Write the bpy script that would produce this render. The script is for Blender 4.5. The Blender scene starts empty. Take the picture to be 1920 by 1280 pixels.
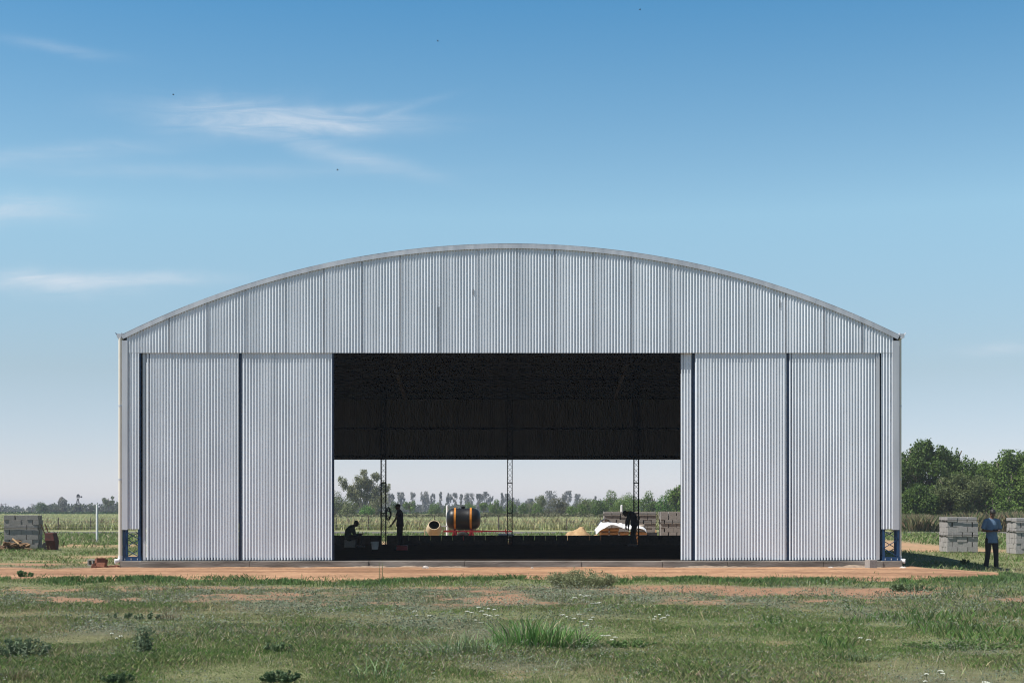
import bpy, math, random
import numpy as np
from mathutils import Vector, Matrix

random.seed(7)
RNG = np.random.default_rng(11)
SC = bpy.context.scene
COL = SC.collection
R = math.radians
F = 2667.0            # focal length in photo pixels (50 mm on a 36 mm frame, 1920 px wide)
CAMH = 1.72
D = 41.7              # distance of the hangar front
REAR = 60.6           # distance of the hangar rear wall
K = D / F


def FX(px): return (px - 960) * K
def FZ(py): return CAMH + (953 - py) * K
def X(px, d): return (px - 960) * d / F
def Z(py, d): return CAMH + (953 - py) * d / F
def GD(py): return F * CAMH / (py - 953)      # distance of level ground seen at picture row py


# ------------------------------------------------------------------ numpy noise
def _hash(ix, iy, seed):
    n = (ix.astype(np.int64) * 374761393 + iy.astype(np.int64) * 668265263 + seed * 1442695041) & 0xffffffff
    n = ((n ^ (n >> 13)) * 1274126177) & 0xffffffff
    n = n ^ (n >> 16)
    return (n & 0xffff) / 65535.0


def vnoise(x, y, seed=0):
    x = np.asarray(x, float); y = np.asarray(y, float)
    ix = np.floor(x); iy = np.floor(y)
    fx = x - ix; fy = y - iy
    fx = fx * fx * (3 - 2 * fx); fy = fy * fy * (3 - 2 * fy)
    a = _hash(ix, iy, seed); b = _hash(ix + 1, iy, seed)
    c = _hash(ix, iy + 1, seed); d = _hash(ix + 1, iy + 1, seed)
    return (a * (1 - fx) + b * fx) * (1 - fy) + (c * (1 - fx) + d * fx) * fy


def fbm(x, y, seed=0, o=4):
    s = 0; a = 0.5; t = 0
    for i in range(o):
        s = s + a * vnoise(x * 2 ** i, y * 2 ** i, seed + i * 17); t += a; a *= 0.5
    return s / t


def sstep(a, b, x):
    t = np.clip((np.asarray(x, float) - a) / (b - a), 0, 1)
    return t * t * (3 - 2 * t)


def gz(x, y):
    """height of the ground"""
    x = np.asarray(x, float); y = np.asarray(y, float)
    h = (fbm(x * 0.35, y * 0.35, 5, 3) - 0.5) * 0.10 * (1 - sstep(33.5, 35.5, y) * (1 - sstep(62, 75, y)))
    h = h + (fbm(x * 1.3, y * 1.3, 9, 2) - 0.5) * 0.03
    # the yard to the right of the building falls away a little
    h = h - 0.15 * sstep(11.6, 14.5, x) * sstep(34, 38, y) * (1 - sstep(45, 52, y))
    # low ridge of dug soil beyond the left corner
    h = h + 0.11 * np.exp(-((y - 63.3) / 0.8) ** 2) * sstep(-20.5, -19.5, x) * (1 - sstep(-16.5, -15, x)) * (0.5 + 0.8 * vnoise(x * 3, y * 3, 3))
    return h


def gzf(x, y): return float(gz(x, y))


# ------------------------------------------------------------------ materials
MATS = {}


def lin(r, g, b):
    f = lambda c: (c / 255 / 12.92) if c / 255 <= 0.04045 else ((c / 255 + 0.055) / 1.055) ** 2.4
    return (f(r), f(g), f(b))


def mat(name, c1, c2=None, scale=4.0, rough=0.8, metal=0.0, bump=0.0, bscale=None, stretch=(1, 1, 1), spec=0.5, detail=5.0, jitter=0.0):
    if name in MATS: return MATS[name]
    m = bpy.data.materials.new(name); m.use_nodes = True
    nt = m.node_tree; N = nt.nodes; L = nt.links
    b = N['Principled BSDF']
    b.inputs['Roughness'].default_value = rough
    b.inputs['Metallic'].default_value = metal
    b.inputs['Specular IOR Level'].default_value = spec
    tc = N.new('ShaderNodeTexCoord'); mp = N.new('ShaderNodeMapping')
    mp.inputs['Scale'].default_value = stretch
    L.new(tc.outputs['Object'], mp.inputs['Vector'])
    if c2 is None: c2 = tuple(c * 0.75 for c in c1)
    n = N.new('ShaderNodeTexNoise'); n.inputs['Scale'].default_value = scale; n.inputs['Detail'].default_value = detail
    L.new(mp.outputs['Vector'], n.inputs['Vector'])
    r = N.new('ShaderNodeValToRGB')
    r.color_ramp.elements[0].position = 0.32; r.color_ramp.elements[1].position = 0.68
    r.color_ramp.elements[0].color = (*c2, 1); r.color_ramp.elements[1].color = (*c1, 1)
    L.new(n.outputs['Fac'], r.inputs['Fac'])
    out = r.outputs['Color']
    if jitter:
        oi = N.new('ShaderNodeObjectInfo'); mr = N.new('ShaderNodeMapRange')
        mr.inputs['To Min'].default_value = 1 - jitter; mr.inputs['To Max'].default_value = 1 + jitter
        L.new(oi.outputs['Random'], mr.inputs['Value'])
        hs = N.new('ShaderNodeHueSaturation')
        L.new(mr.outputs['Result'], hs.inputs['Value']); L.new(out, hs.inputs['Color']); out = hs.outputs['Color']
    L.new(out, b.inputs['Base Color'])
    if bump:
        n2 = N.new('ShaderNodeTexNoise'); n2.inputs['Scale'].default_value = bscale or scale * 4; n2.inputs['Detail'].default_value = 6
        L.new(mp.outputs['Vector'], n2.inputs['Vector'])
        bp = N.new('ShaderNodeBump'); bp.inputs['Strength'].default_value = bump; bp.inputs['Distance'].default_value = 0.02
        L.new(n2.outputs['Fac'], bp.inputs['Height']); L.new(bp.outputs['Normal'], b.inputs['Normal'])
    MATS[name] = m
    return m


def leafmat(name, trans=0.3, rough=0.6, spec=0.3):
    """colour comes from the per-leaf attribute 'Col' (one colour per leaf)"""
    if name in MATS: return MATS[name]
    m = bpy.data.materials.new(name); m.use_nodes = True
    nt = m.node_tree; N = nt.nodes; L = nt.links
    N.remove(N['Principled BSDF']); out = N['Material Output']
    at = N.new('ShaderNodeAttribute'); at.attribute_name = 'Col'
    p = N.new('ShaderNodeBsdfPrincipled'); p.inputs['Roughness'].default_value = rough; p.inputs['Specular IOR Level'].default_value = spec
    t = N.new('ShaderNodeBsdfTranslucent'); mx = N.new('ShaderNodeMixShader'); mx.inputs['Fac'].default_value = trans
    L.new(at.outputs['Color'], p.inputs['Base Color']); L.new(at.outputs['Color'], t.inputs['Color'])
    L.new(p.outputs[0], mx.inputs[1]); L.new(t.outputs[0], mx.inputs[2]); L.new(mx.outputs[0], out.inputs['Surface'])
    MATS[name] = m
    return m


def galv(name, rough=0.42, c1=(0.60, 0.62, 0.66), c2=(0.46, 0.48, 0.52), metal=0.55):
    """galvanised sheet: spangle, rain streaks and dull blotches"""
    if name in MATS: return MATS[name]
    m = bpy.data.materials.new(name); m.use_nodes = True
    nt = m.node_tree; N = nt.nodes; L = nt.links; b = N['Principled BSDF']
    b.inputs['Metallic'].default_value = metal
    tc = N.new('ShaderNodeTexCoord')
    mp = N.new('ShaderNodeMapping'); mp.inputs['Scale'].default_value = (9.0, 9.0, 0.35); L.new(tc.outputs['Object'], mp.inputs['Vector'])
    n = N.new('ShaderNodeTexNoise'); n.inputs['Scale'].default_value = 0.55; n.inputs['Detail'].default_value = 3; L.new(mp.outputs['Vector'], n.inputs['Vector'])
    v = N.new('ShaderNodeTexNoise'); v.inputs['Scale'].default_value = 0.7; v.inputs['Detail'].default_value = 3; L.new(tc.outputs['Object'], v.inputs['Vector'])
    ad = N.new('ShaderNodeMath'); ad.operation = 'MULTIPLY_ADD'; ad.inputs[1].default_value = 0.65
    ml = N.new('ShaderNodeMath'); ml.operation = 'MULTIPLY'; ml.inputs[1].default_value = 0.35
    L.new(v.outputs['Fac'], ml.inputs[0]); L.new(n.outputs['Fac'], ad.inputs[0]); L.new(ml.outputs[0], ad.inputs[2])
    r = N.new('ShaderNodeValToRGB'); r.color_ramp.elements[0].position = 0.36; r.color_ramp.elements[1].position = 0.62
    r.color_ramp.elements[0].color = (*c2, 1); r.color_ramp.elements[1].color = (*c1, 1)
    L.new(ad.outputs[0], r.inputs['Fac']); L.new(r.outputs['Color'], b.inputs['Base Color'])
    mr = N.new('ShaderNodeMapRange'); mr.inputs['To Min'].default_value = rough - 0.08; mr.inputs['To Max'].default_value = rough + 0.12
    L.new(n.outputs['Fac'], mr.inputs['Value']); L.new(mr.outputs['Result'], b.inputs['Roughness'])
    MATS[name] = m
    return m


M_SHEET = galv('galvanised_sheet', 0.45, (0.72, 0.765, 0.81), (0.60, 0.645, 0.69), 0.06)
M_TRIM = galv('galvanised_trim', 0.5, (0.58, 0.60, 0.63), (0.44, 0.46, 0.49), 0.35)
M_INNER_SHADED = galv('galvanised_inner_shaded', 0.8, (0.17, 0.155, 0.135), (0.11, 0.10, 0.088), 0.0)  # same sheeting, with the dimness of the interior put into its colour
M_BLUE = mat('blue_paint', (0.008, 0.055, 0.15), (0.006, 0.04, 0.11), 8, 0.45)
M_SHADED_BLUE = mat('shaded_blue_frame', (0.006, 0.026, 0.07), (0.005, 0.02, 0.05), 8, 0.5)  # blue of the door frames, darkened to carry the shade they stand in
M_STEEL = mat('dark_primer_steel', (0.014, 0.014, 0.016), (0.010, 0.010, 0.011), 6, 0.8, spec=0.2)
M_CONC = mat('cast_concrete', (0.27, 0.245, 0.215), (0.10, 0.088, 0.075), 1.6, 0.95, bump=0.5, bscale=14, stretch=(0.5, 1, 3))
M_BLOCK = mat('grey_concrete_block', (0.31, 0.29, 0.27), (0.25, 0.233, 0.217), 18, 0.95, bump=0.3, bscale=90, jitter=0.05)
M_PALE_BLOCK = mat('pale_concrete_block', (0.36, 0.345, 0.335), (0.28, 0.27, 0.262), 18, 0.95, bump=0.3, bscale=90, jitter=0.05)
M_SHADED_BLOCK = mat('shaded_dark_block', (0.075, 0.07, 0.066), (0.05, 0.047, 0.045), 14, 1.0, spec=0.0)  # concrete block with the shade at the rear wall put into its colour
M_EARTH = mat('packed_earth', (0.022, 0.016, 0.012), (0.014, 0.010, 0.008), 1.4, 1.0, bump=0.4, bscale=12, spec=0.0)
M_PVC = mat('cream_pvc', (0.74, 0.70, 0.60), (0.68, 0.63, 0.53), 3, 0.4)
M_WHITE = mat('white_paint', (0.80, 0.80, 0.79), (0.66, 0.66, 0.65), 5, 0.6)
M_BARK = mat('bark', (0.16, 0.13, 0.10), (0.09, 0.075, 0.06), 6, 0.9, bump=0.5)
M_PALEBARK = mat('pale_bark', (0.34, 0.31, 0.27), (0.20, 0.18, 0.15), 3, 0.9)
M_LEAF = leafmat('leaves')
M_GRASS = leafmat('grass_blades', 0.25, 0.65, 0.25)
M_BLACKPL = mat('black_plastic', (0.011, 0.012, 0.014), (0.008, 0.009, 0.010), 3, 0.42, spec=0.35)
M_STRAP = mat('orange_strap', (0.62, 0.25, 0.02), (0.45, 0.15, 0.012), 6, 0.5)
M_RED = mat('red_paint', (0.34, 0.02, 0.03), (0.25, 0.015, 0.02), 7, 0.45)
M_RUBBER = mat('tyre_rubber', (0.02, 0.02, 0.02), (0.015, 0.015, 0.015), 10, 0.85)
M_CREAM = mat('cream_paint', (0.60, 0.49, 0.33), (0.50, 0.39, 0.25), 6, 0.55)
M_RUST = mat('rusty_red', (0.095, 0.022, 0.015), (0.045, 0.016, 0.011), 9, 0.85)
M_WOOD = mat('weathered_wood', (0.20, 0.115, 0.055), (0.08, 0.045, 0.022), 5, 0.85, stretch=(1, 1, 1), jitter=0.35)
M_NEWWOOD = mat('fresh_wood', (0.55, 0.36, 0.19), (0.42, 0.26, 0.13), 5, 0.8)
M_BRICK = mat('red_brick', (0.22, 0.080, 0.042), (0.13, 0.048, 0.028), 14, 0.9, bump=0.4, jitter=0.2)
M_BAG = mat('paper_bag', (0.62, 0.42, 0.22), (0.55, 0.30, 0.14), 5, 0.75, jitter=0.12)
M_TARP = mat('white_tarp', (0.80, 0.80, 0.80), (0.70, 0.71, 0.72), 3, 0.5, bump=0.4, bscale=7)
M_BLACKTARP = mat('black_film', (0.03, 0.03, 0.032), (0.02, 0.02, 0.022), 4, 0.4, bump=0.4, bscale=8)
M_SAND = mat('yellow_sand', (0.44, 0.30, 0.16), (0.33, 0.215, 0.11), 5, 0.95, bump=0.8, bscale=18)
M_STRAPB = mat('black_band', (0.02, 0.02, 0.022), (0.015, 0.015, 0.016), 6, 0.5)
M_WIRE = mat('fence_wire', (0.22, 0.21, 0.20), (0.15, 0.14, 0.13), 6, 0.6, 0.4)
M_POST = mat('fence_post_wood', (0.13, 0.10, 0.08), (0.07, 0.055, 0.045), 7, 0.9)
M_SKIN = mat('skin', (0.15, 0.078, 0.05), (0.12, 0.06, 0.04), 8, 0.55)
M_HAIR = mat('dark_hair', (0.012, 0.010, 0.009), (0.008, 0.007, 0.006), 30, 0.6)
M_SHIRT = mat('blue_cotton', (0.105, 0.175, 0.265), (0.085, 0.14, 0.22), 14, 0.9, bump=0.4, bscale=9)
M_DARKSHIRT = mat('plum_cotton', (0.045, 0.028, 0.05), (0.035, 0.022, 0.04), 14, 0.9, bump=0.4, bscale=9)
M_GREENSHIRT = mat('dark_green_cotton', (0.035, 0.055, 0.045), (0.026, 0.04, 0.034), 14, 0.9, bump=0.4, bscale=9)
M_NAVY = mat('navy_cotton', (0.035, 0.042, 0.06), (0.028, 0.034, 0.048), 14, 0.9, bump=0.4, bscale=9)
M_TROUSER = mat('black_trousers', (0.014, 0.014, 0.017), (0.010, 0.010, 0.012), 14, 0.9, bump=0.3, bscale=9)
M_SHOE = mat('dark_shoes', (0.10, 0.11, 0.12), (0.05, 0.055, 0.06), 10, 0.7)
M_STONE = mat('pale_stone', (0.60, 0.55, 0.50), (0.42, 0.38, 0.34), 9, 0.9, bump=0.5)
M_FLOWER = mat('white_petals', (0.72, 0.72, 0.64), (0.56, 0.57, 0.46), 60, 0.8)


# ------------------------------------------------------------------ object helpers
def tag(o, label=None, cat=None, group=None, kind=None):
    if label: o['label'] = label
    if cat: o['category'] = cat
    if group: o['group'] = group
    if kind: o['kind'] = kind
    return o


def thing(name, loc, label, cat, group=None):
    o = bpy.data.objects.new(name, None); COL.objects.link(o)
    o.location = loc; o.empty_display_size = 0.2
    return tag(o, label, cat, group)


def wloc(o):
    v = Vector((0, 0, 0))
    while o is not None:
        v += o.location; o = o.parent
    return v


class MB:
    def __init__(s): s.v = []; s.f = []

    def add(s, vs, fs):
        b = len(s.v); s.v.extend([tuple(v) for v in vs]); s.f.extend([tuple(i + b for i in f) for f in fs]); return s

    def box(s, c, size, rot=None, taper=1.0):
        hx, hy, hz = size[0] / 2, size[1] / 2, size[2] / 2
        vs = [Vector((x * hx * (taper if z > 0 else 1), y * hy * (taper if z > 0 else 1), z * hz)) for z in (-1, 1) for y in (-1, 1) for x in (-1, 1)]
        if rot is not None: vs = [rot @ v for v in vs]
        vs = [v + Vector(c) for v in vs]
        return s.add(vs, [(0, 2, 3, 1), (4, 5, 7, 6), (0, 1, 5, 4), (2, 6, 7, 3), (0, 4, 6, 2), (1, 3, 7, 5)])

    def bx(s, x0, x1, y0, y1, z0, z1):
        return s.box(((x0 + x1) / 2, (y0 + y1) / 2, (z0 + z1) / 2), (x1 - x0, y1 - y0, z1 - z0))

    def bar(s, p0, p1, w, h=None):
        p0 = Vector(p0); p1 = Vector(p1); d = p1 - p0
        if d.length < 1e-6: return s
        h = h or w
        t = d.normalized(); a = Vector((0, 1, 0)) if abs(t.y) < 0.9 else Vector((1, 0, 0))
        u = t.cross(a).normalized(); w2 = u.cross(t).normalized()
        vs = [p + u * (i * w / 2) + w2 * (j * h / 2) for p in (p0, p1) for j in (-1, 1) for i in (-1, 1)]
        return s.add(vs, [(0, 1, 3, 2), (4, 6, 7, 5), (0, 4, 5, 1), (2, 3, 7, 6), (0, 2, 6, 4), (1, 5, 7, 3)])

    def tube(s, pts, rs, n=8, side=None, flat=1.0, cap=True):
        """rings along a path; flat scales the second axis of each ring"""
        P = [Vector(p) for p in pts]
        if not hasattr(rs, '__len__'): rs = [rs] * len(P)
        flats = flat if hasattr(flat, '__len__') else [flat] * len(P)
        b = len(s.v)
        u = None
        for i, p in enumerate(P):
            t = (P[min(i + 1, len(P) - 1)] - P[max(i - 1, 0)])
            t = t.normalized() if t.length > 1e-9 else Vector((0, 0, 1))
            if u is None:
                a = Vector(side) if side is not None else (Vector((1, 0, 0)) if abs(t.x) < 0.9 else Vector((0, 1, 0)))
            else: a = u
            u = (a - t * a.dot(t))
            if u.length < 1e-4: u = t.orthogonal()
            u.normalize()
            w = t.cross(u)
            for k in range(n):
                an = 2 * math.pi * k / n
                s.v.append(tuple(p + u * (rs[i] * math.cos(an)) + w * (rs[i] * flats[i] * math.sin(an))))
        for i in range(len(P) - 1):
            for k in range(n):
                k2 = (k + 1) % n
                s.f.append((b + i * n + k, b + i * n + k2, b + (i + 1) * n + k2, b + (i + 1) * n + k))
        if cap:
            s.f.append(tuple(b + k for k in range(n))[::-1]); e = b + (len(P) - 1) * n
            s.f.append(tuple(e + k for k in range(n)))
        return s

    def cyl(s, p0, p1, r, r2=None, n=12): return s.tube([p0, p1], [r, r if r2 is None else r2], n)

    def sphere(s, c, r, n=12, m=8, rot=None):
        rx, ry, rz = (r, r, r) if not hasattr(r, '__len__') else r
        vs = []; fs = []
        for i in range(m + 1):
            th = math.pi * i / m
            for k in range(n):
                ph = 2 * math.pi * k / n
                v = Vector((rx * math.sin(th) * math.cos(ph), ry * math.sin(th) * math.sin(ph), rz * math.cos(th)))
                if rot is not None: v = rot @ v
                vs.append(v + Vector(c))
        for i in range(m):
            for k in range(n):
                k2 = (k + 1) % n
                fs.append((i * n + k, (i + 1) * n + k, (i + 1) * n + k2, i * n + k2))
        return s.add(vs, fs)

    def lathe(s, prof, origin, axis, n=24, up=None):
        """prof: list of (distance along axis, radius)"""
        t = Vector(axis).normalized(); u = t.orthogonal().normalized(); w = t.cross(u)
        o = Vector(origin); b = len(s.v)
        for (a, r) in prof:
            for k in range(n):
                an = 2 * math.pi * k / n
                s.v.append(tuple(o + t * a + u * (r * math.cos(an)) + w * (r * math.sin(an))))
        for i in range(len(prof) - 1):
            for k in range(n):
                k2 = (k + 1) % n
                s.f.append((b + i * n + k, b + i * n + k2, b + (i + 1) * n + k2, b + (i + 1) * n + k))
        return s

    def build(s, name, m, parent=None, smooth=False, bevel=0.0, auto=None):
        off = wloc(parent) if parent is not None else Vector((0, 0, 0))
        me = bpy.data.meshes.new(name)
        me.from_pydata([(v[0] - off.x, v[1] - off.y, v[2] - off.z) for v in s.v], [], s.f)
        me.update(); me.materials.append(m)
        if smooth: me.polygons.foreach_set('use_smooth', [True] * len(me.polygons))
        o = bpy.data.objects.new(name, me); COL.objects.link(o)
        if parent is not None: o.parent = parent
        if bevel:
            bv = o.modifiers.new('bevel', 'BEVEL'); bv.width = bevel; bv.segments = 2; bv.limit_method = 'ANGLE'
        if auto is not None:
            try: me.set_sharp_from_angle(angle=R(auto))
            except Exception: pass
        return o


def npmesh(name, V, Fq, m, col=None, parent=None, smooth=False):
    """mesh from arrays: V (n,3), Fq (m,k); col (n,3) per-vertex colour"""
    V = np.asarray(V, np.float32)
    if parent is not None:
        off = wloc(parent); V = V - np.array([off.x, off.y, off.z], np.float32)
    Fq = np.asarray(Fq, np.int32); k = Fq.shape[1]
    me = bpy.data.meshes.new(name)
    me.vertices.add(len(V)); me.vertices.foreach_set('co', V.ravel())
    me.loops.add(Fq.size); me.loops.foreach_set('vertex_index', Fq.ravel())
    me.polygons.add(len(Fq)); me.polygons.foreach_set('loop_start', np.arange(0, Fq.size, k, dtype=np.int32))
    try: me.polygons.foreach_set('loop_total', np.full(len(Fq), k, np.int32))
    except Exception: pass
    me.update(calc_edges=True); me.validate()
    if smooth: me.polygons.foreach_set('use_smooth', np.ones(len(me.polygons), bool))
    if col is not None:
        a = me.color_attributes.new('Col', 'FLOAT_COLOR', 'POINT')
        c4 = np.ones((len(V), 4), np.float32); c4[:, :3] = col
        a.data.foreach_set('color', c4.ravel())
    me.materials.append(m)
    o = bpy.data.objects.new(name, me); COL.objects.link(o)
    if parent is not None: o.parent = parent
    return o


def copy_tree(o, parent=None):
    c = o.copy(); COL.objects.link(c)
    if parent is not None: c.parent = parent
    for ch in list(o.children): copy_tree(ch, c)
    return c


# ------------------------------------------------------------------ camera, sun, sky
cam = bpy.data.cameras.new('camera'); camo = bpy.data.objects.new('camera', cam); COL.objects.link(camo)
camo.location = (0, 0, CAMH); camo.rotation_euler = (R(90), 0, 0)
cam.sensor_width = 36; cam.lens = 36 * F / 1920; cam.shift_y = (953 - 640) / 1920
cam.clip_start = 0.5; cam.clip_end = 8000
SC.camera = camo

SUNV = Vector((-0.56, -0.225, 1.0)).normalized()
sl = bpy.data.lights.new('sun', 'SUN'); sl.energy = 5.0; sl.angle = R(0.5); sl.color = (1.0, 0.955, 0.89)
so = bpy.data.objects.new('sun', sl); COL.objects.link(so)
so.rotation_euler = (-SUNV).to_track_quat('-Z', 'Y').to_euler(); so.location = (-20, 0, 40)

W = bpy.data.worlds.new('World'); SC.world = W; W.use_nodes = True
nt = W.node_tree; N = nt.nodes; L = nt.links
bg = N['Background']; bg.inputs['Strength'].default_value = 0.10
sky = N.new('ShaderNodeTexSky'); sky.sky_type = 'NISHITA'; sky.sun_disc = False
sky.sun_elevation = math.asin(SUNV.z); sky.sun_rotation = math.atan2(SUNV.x, SUNV.y)
sky.altitude = 0; sky.air_density = 0.7; sky.dust_density = 0.1; sky.ozone_density = 2.0


def mth(op, a, b=None, c=None):
    n = N.new('ShaderNodeMath'); n.operation = op
    for i, v in enumerate((a, b, c)):
        if v is None: continue
        if isinstance(v, (int, float)): n.inputs[i].default_value = v
        else: L.new(v, n.inputs[i])
    return n.outputs[0]


tc = N.new('ShaderNodeTexCoord'); sp = N.new('ShaderNodeSeparateXYZ'); L.new(tc.outputs['Generated'], sp.inputs[0])
yy = mth('MAXIMUM', sp.outputs['Y'], 0.05)
uu = mth('DIVIDE', sp.outputs['X'], yy); ww = mth('DIVIDE', sp.outputs['Z'], yy)
cx = N.new('ShaderNodeCombineXYZ'); L.new(uu, cx.inputs[0]); L.new(ww, cx.inputs[1])
mpn = N.new('ShaderNodeMapping'); mpn.inputs['Scale'].default_value = (13, 95, 1); mpn.inputs['Rotation'].default_value = (0, 0, R(3)); L.new(cx.outputs[0], mpn.inputs['Vector'])
wn = N.new('ShaderNodeTexNoise'); wn.inputs['Scale'].default_value = 1.0; wn.inputs['Detail'].default_value = 7; wn.inputs['Roughness'].default_value = 0.66; wn.inputs['Distortion'].default_value = 0.9
L.new(mpn.outputs[0], wn.inputs['Vector'])
nz = mth('MULTIPLY_ADD', wn.outputs['Fac'], 2.6, -0.5)
wn2 = N.new('ShaderNodeTexNoise'); wn2.inputs['Scale'].default_value = 22; wn2.inputs['Detail'].default_value = 5; L.new(cx.outputs[0], wn2.inputs['Vector'])
wob = mth('MULTIPLY_ADD', wn2.outputs['Fac'], 1.6, -0.8)
total = None
# centre x, centre y, half length, half height, tilt (deg), strength -- directions on the sky, as bearings
for (px, py, hx, hy, tilt, st) in ((470, 217, 220, 38, -3, 0.46), (600, 236, 210, 20, 1, 0.46), (660, 203, 110, 10, 4, 0.25),
                                   (640, 290, 180, 20, -13, 0.30), (30, 395, 150, 30, 2, 0.36), (100, 532, 160, 24, -3, 0.62),
                                   (270, 523, 170, 15, 1, 0.45), (90, 292, 260, 20, 4, 0.20), (380, 322, 420, 16, 0, 0.12),
                                   (110, 90, 130, 13, -9, 0.15), (1870, 655, 90, 14, 0, 0.22), (760, 205, 90, 8, 18, 0.14)):
    u0 = (px - 960) / F; w0 = (953 - py) / F; t = R(tilt)
    du = mth('SUBTRACT', uu, u0); dw = mth('SUBTRACT', ww, w0)
    a = mth('MULTIPLY_ADD', du, math.cos(t) / (hx / F), mth('MULTIPLY', dw, math.sin(t) / (hx / F)))
    b = mth('MULTIPLY_ADD', dw, math.cos(t) / (hy / F), mth('MULTIPLY', du, -math.sin(t) / (hy / F)))
    b = mth('ADD', b, wob)
    r2 = mth('ADD', mth('MULTIPLY', a, a), mth('MULTIPLY', b, b))
    e = mth('MULTIPLY', mth('POWER', math.e, mth('MULTIPLY', r2, -1.5)), st * 1.05)
    total = e if total is None else mth('ADD', total, e)
front = mth('GREATER_THAN', sp.outputs['Y'], 0.1)
cl = mth('MULTIPLY', mth('MULTIPLY', total, front), mth('MINIMUM', mth('MAXIMUM', nz, 0.0), 1.3))
cl = mth('MINIMUM', cl, 0.8)
mix = N.new('ShaderNodeMixRGB'); mix.inputs['Color2'].default_value = (5.3, 5.8, 6.4, 1)
# a clear deep blue sky that pales and greys towards the horizon
tr = N.new('ShaderNodeValToRGB'); els = tr.color_ramp.elements
stops = ((0.0, (0.88, 0.79, 0.94)), (0.03, (0.92, 0.80, 0.84)), (0.095, (1.04, 0.93, 0.79)), (0.20, (1.40, 1.50, 1.19)), (0.335, (0.66, 1.24, 1.25)), (0.50, (0.40, 0.74, 0.84)), (1.0, (0.26, 0.46, 0.58)))
while len(els) < len(stops): els.new(0.5)
for e_, (p_, c_) in zip(els, stops): e_.position = p_; e_.color = (c_[0] / 2, c_[1] / 2, c_[2] / 2, 1)
L.new(mth('MAXIMUM', sp.outputs['Z'], 0.0), tr.inputs['Fac'])
hs = N.new('ShaderNodeMixRGB'); hs.blend_type = 'MULTIPLY'; hs.inputs['Fac'].default_value = 1.0
sc2 = N.new('ShaderNodeMixRGB'); sc2.blend_type = 'MULTIPLY'; sc2.inputs['Fac'].default_value = 1.0; sc2.inputs['Color2'].default_value = (2, 2, 2, 1)
L.new(sky.outputs[0], sc2.inputs['Color1']); L.new(sc2.outputs[0], hs.inputs['Color1']); L.new(tr.outputs['Color'], hs.inputs['Color2'])
L.new(cl, mix.inputs['Fac']); L.new(hs.outputs[0], mix.inputs['Color1']); L.new(mix.outputs[0], bg.inputs['Color'])

SC.view_settings.view_transform = 'Standard'; SC.view_settings.look = 'None'
SC.view_settings.exposure = 0.42; SC.view_settings.gamma = 1.0
try: SC.view_settings.use_curve_mapping = False
except Exception: pass
SC.render.engine = 'CYCLES'
SC.cycles.max_bounces = 6; SC.cycles.diffuse_bounces = 3; SC.cycles.glossy_bounces = 3
SC.cycles.transmission_bounces = 3; SC.cycles.volume_bounces = 0
SC.cycles.use_denoising = True; SC.cycles.use_adaptive_sampling = False; SC.cycles.filter_width = 1.1; SC.cycles.sample_clamp_indirect = 2.0; SC.cycles.sample_clamp_direct = 6.0

# ------------------------------------------------------------------ ground
def bare(x, y):
    """0..1: how bare (soil, sand) the ground is"""
    x = np.asarray(x, float); y = np.asarray(y, float)
    n = fbm(x * 0.9, y * 0.9, 21, 4); n2 = fbm(x * 0.35, y * 0.45, 33, 3)
    # scraped strip in front of the track, to the right
    yc = 30.9 - 0.36 * np.clip(x - 3, 0, 9)
    m = np.exp(-((y - yc) / (1.35 + 0.5 * (n - 0.5))) ** 4) * sstep(1.5, 3.2, x) * (1 - sstep(7.2, 9.0, x)) * (0.9 + 0.5 * n)
    m = np.maximum(m, np.exp(-((y - 31.0) / 0.45) ** 2) * sstep(-9, -7, x) * (1 - sstep(2, 4, x)) * 0.75)
    # patchy soil in the weeds
    band = sstep(24.0, 26.5, y) * (1 - sstep(30.5, 31.5, y))
    n4 = fbm(x * 2.6, y * 2.2, 87, 3)
    m = np.maximum(m, band * sstep(0.46, 0.62, 0.55 * n + 0.45 * n4) * 0.9)
    m = np.maximum(m, (1 - band) * (y < 26) * sstep(0.62, 0.72, 0.5 * n + 0.5 * n4) * 0.25)
    # worn sand by the left corner
    m = np.maximum(m, np.exp(-((y - 50.5) / 1.6) ** 2) * np.exp(-((x + 13.6) / 1.8) ** 2) * 1.5 * (n2 > 0.36))
    m = np.maximum(m, np.exp(-((y - 45.5) / 1.5) ** 2) * sstep(-17, -15, x) * (1 - sstep(-12.2, -11.6, x)) * sstep(0.42, 0.6, n) * 1.5)
    m = np.maximum(m, sstep(39.5, 41, y) * (1 - sstep(43.5, 46, y)) * (x < -11.3) * sstep(0.36, 0.6, n))
    m = np.maximum(m, np.exp(-((y - 63.3) / 1.0) ** 2) * sstep(-20.7, -19.5, x) * (1 - sstep(-16.2, -15, x)) * (0.25 + 0.9 * n4))
    # dirt yard behind on the right, and round the back
    yd = sstep(54.5, 57, y + 4 * (n2 - 0.5)) * (1 - sstep(84, 92, y + 6 * (n2 - 0.5))) * sstep(11.5, 13, x) * (1 - sstep(19.0, 21.5, x + 3 * (n - 0.5))) * (0.70 + 0.5 * n)
    m = np.maximum(m, yd)
    m = np.maximum(m, sstep(60, 62, y) * (1 - sstep(68, 80, y)) * sstep(-12, -9, x) * (x < 13) * 0.85)
    return np.clip(m + (n - 0.5) * 0.5 * (m > 0.15), 0, 1)


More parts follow.
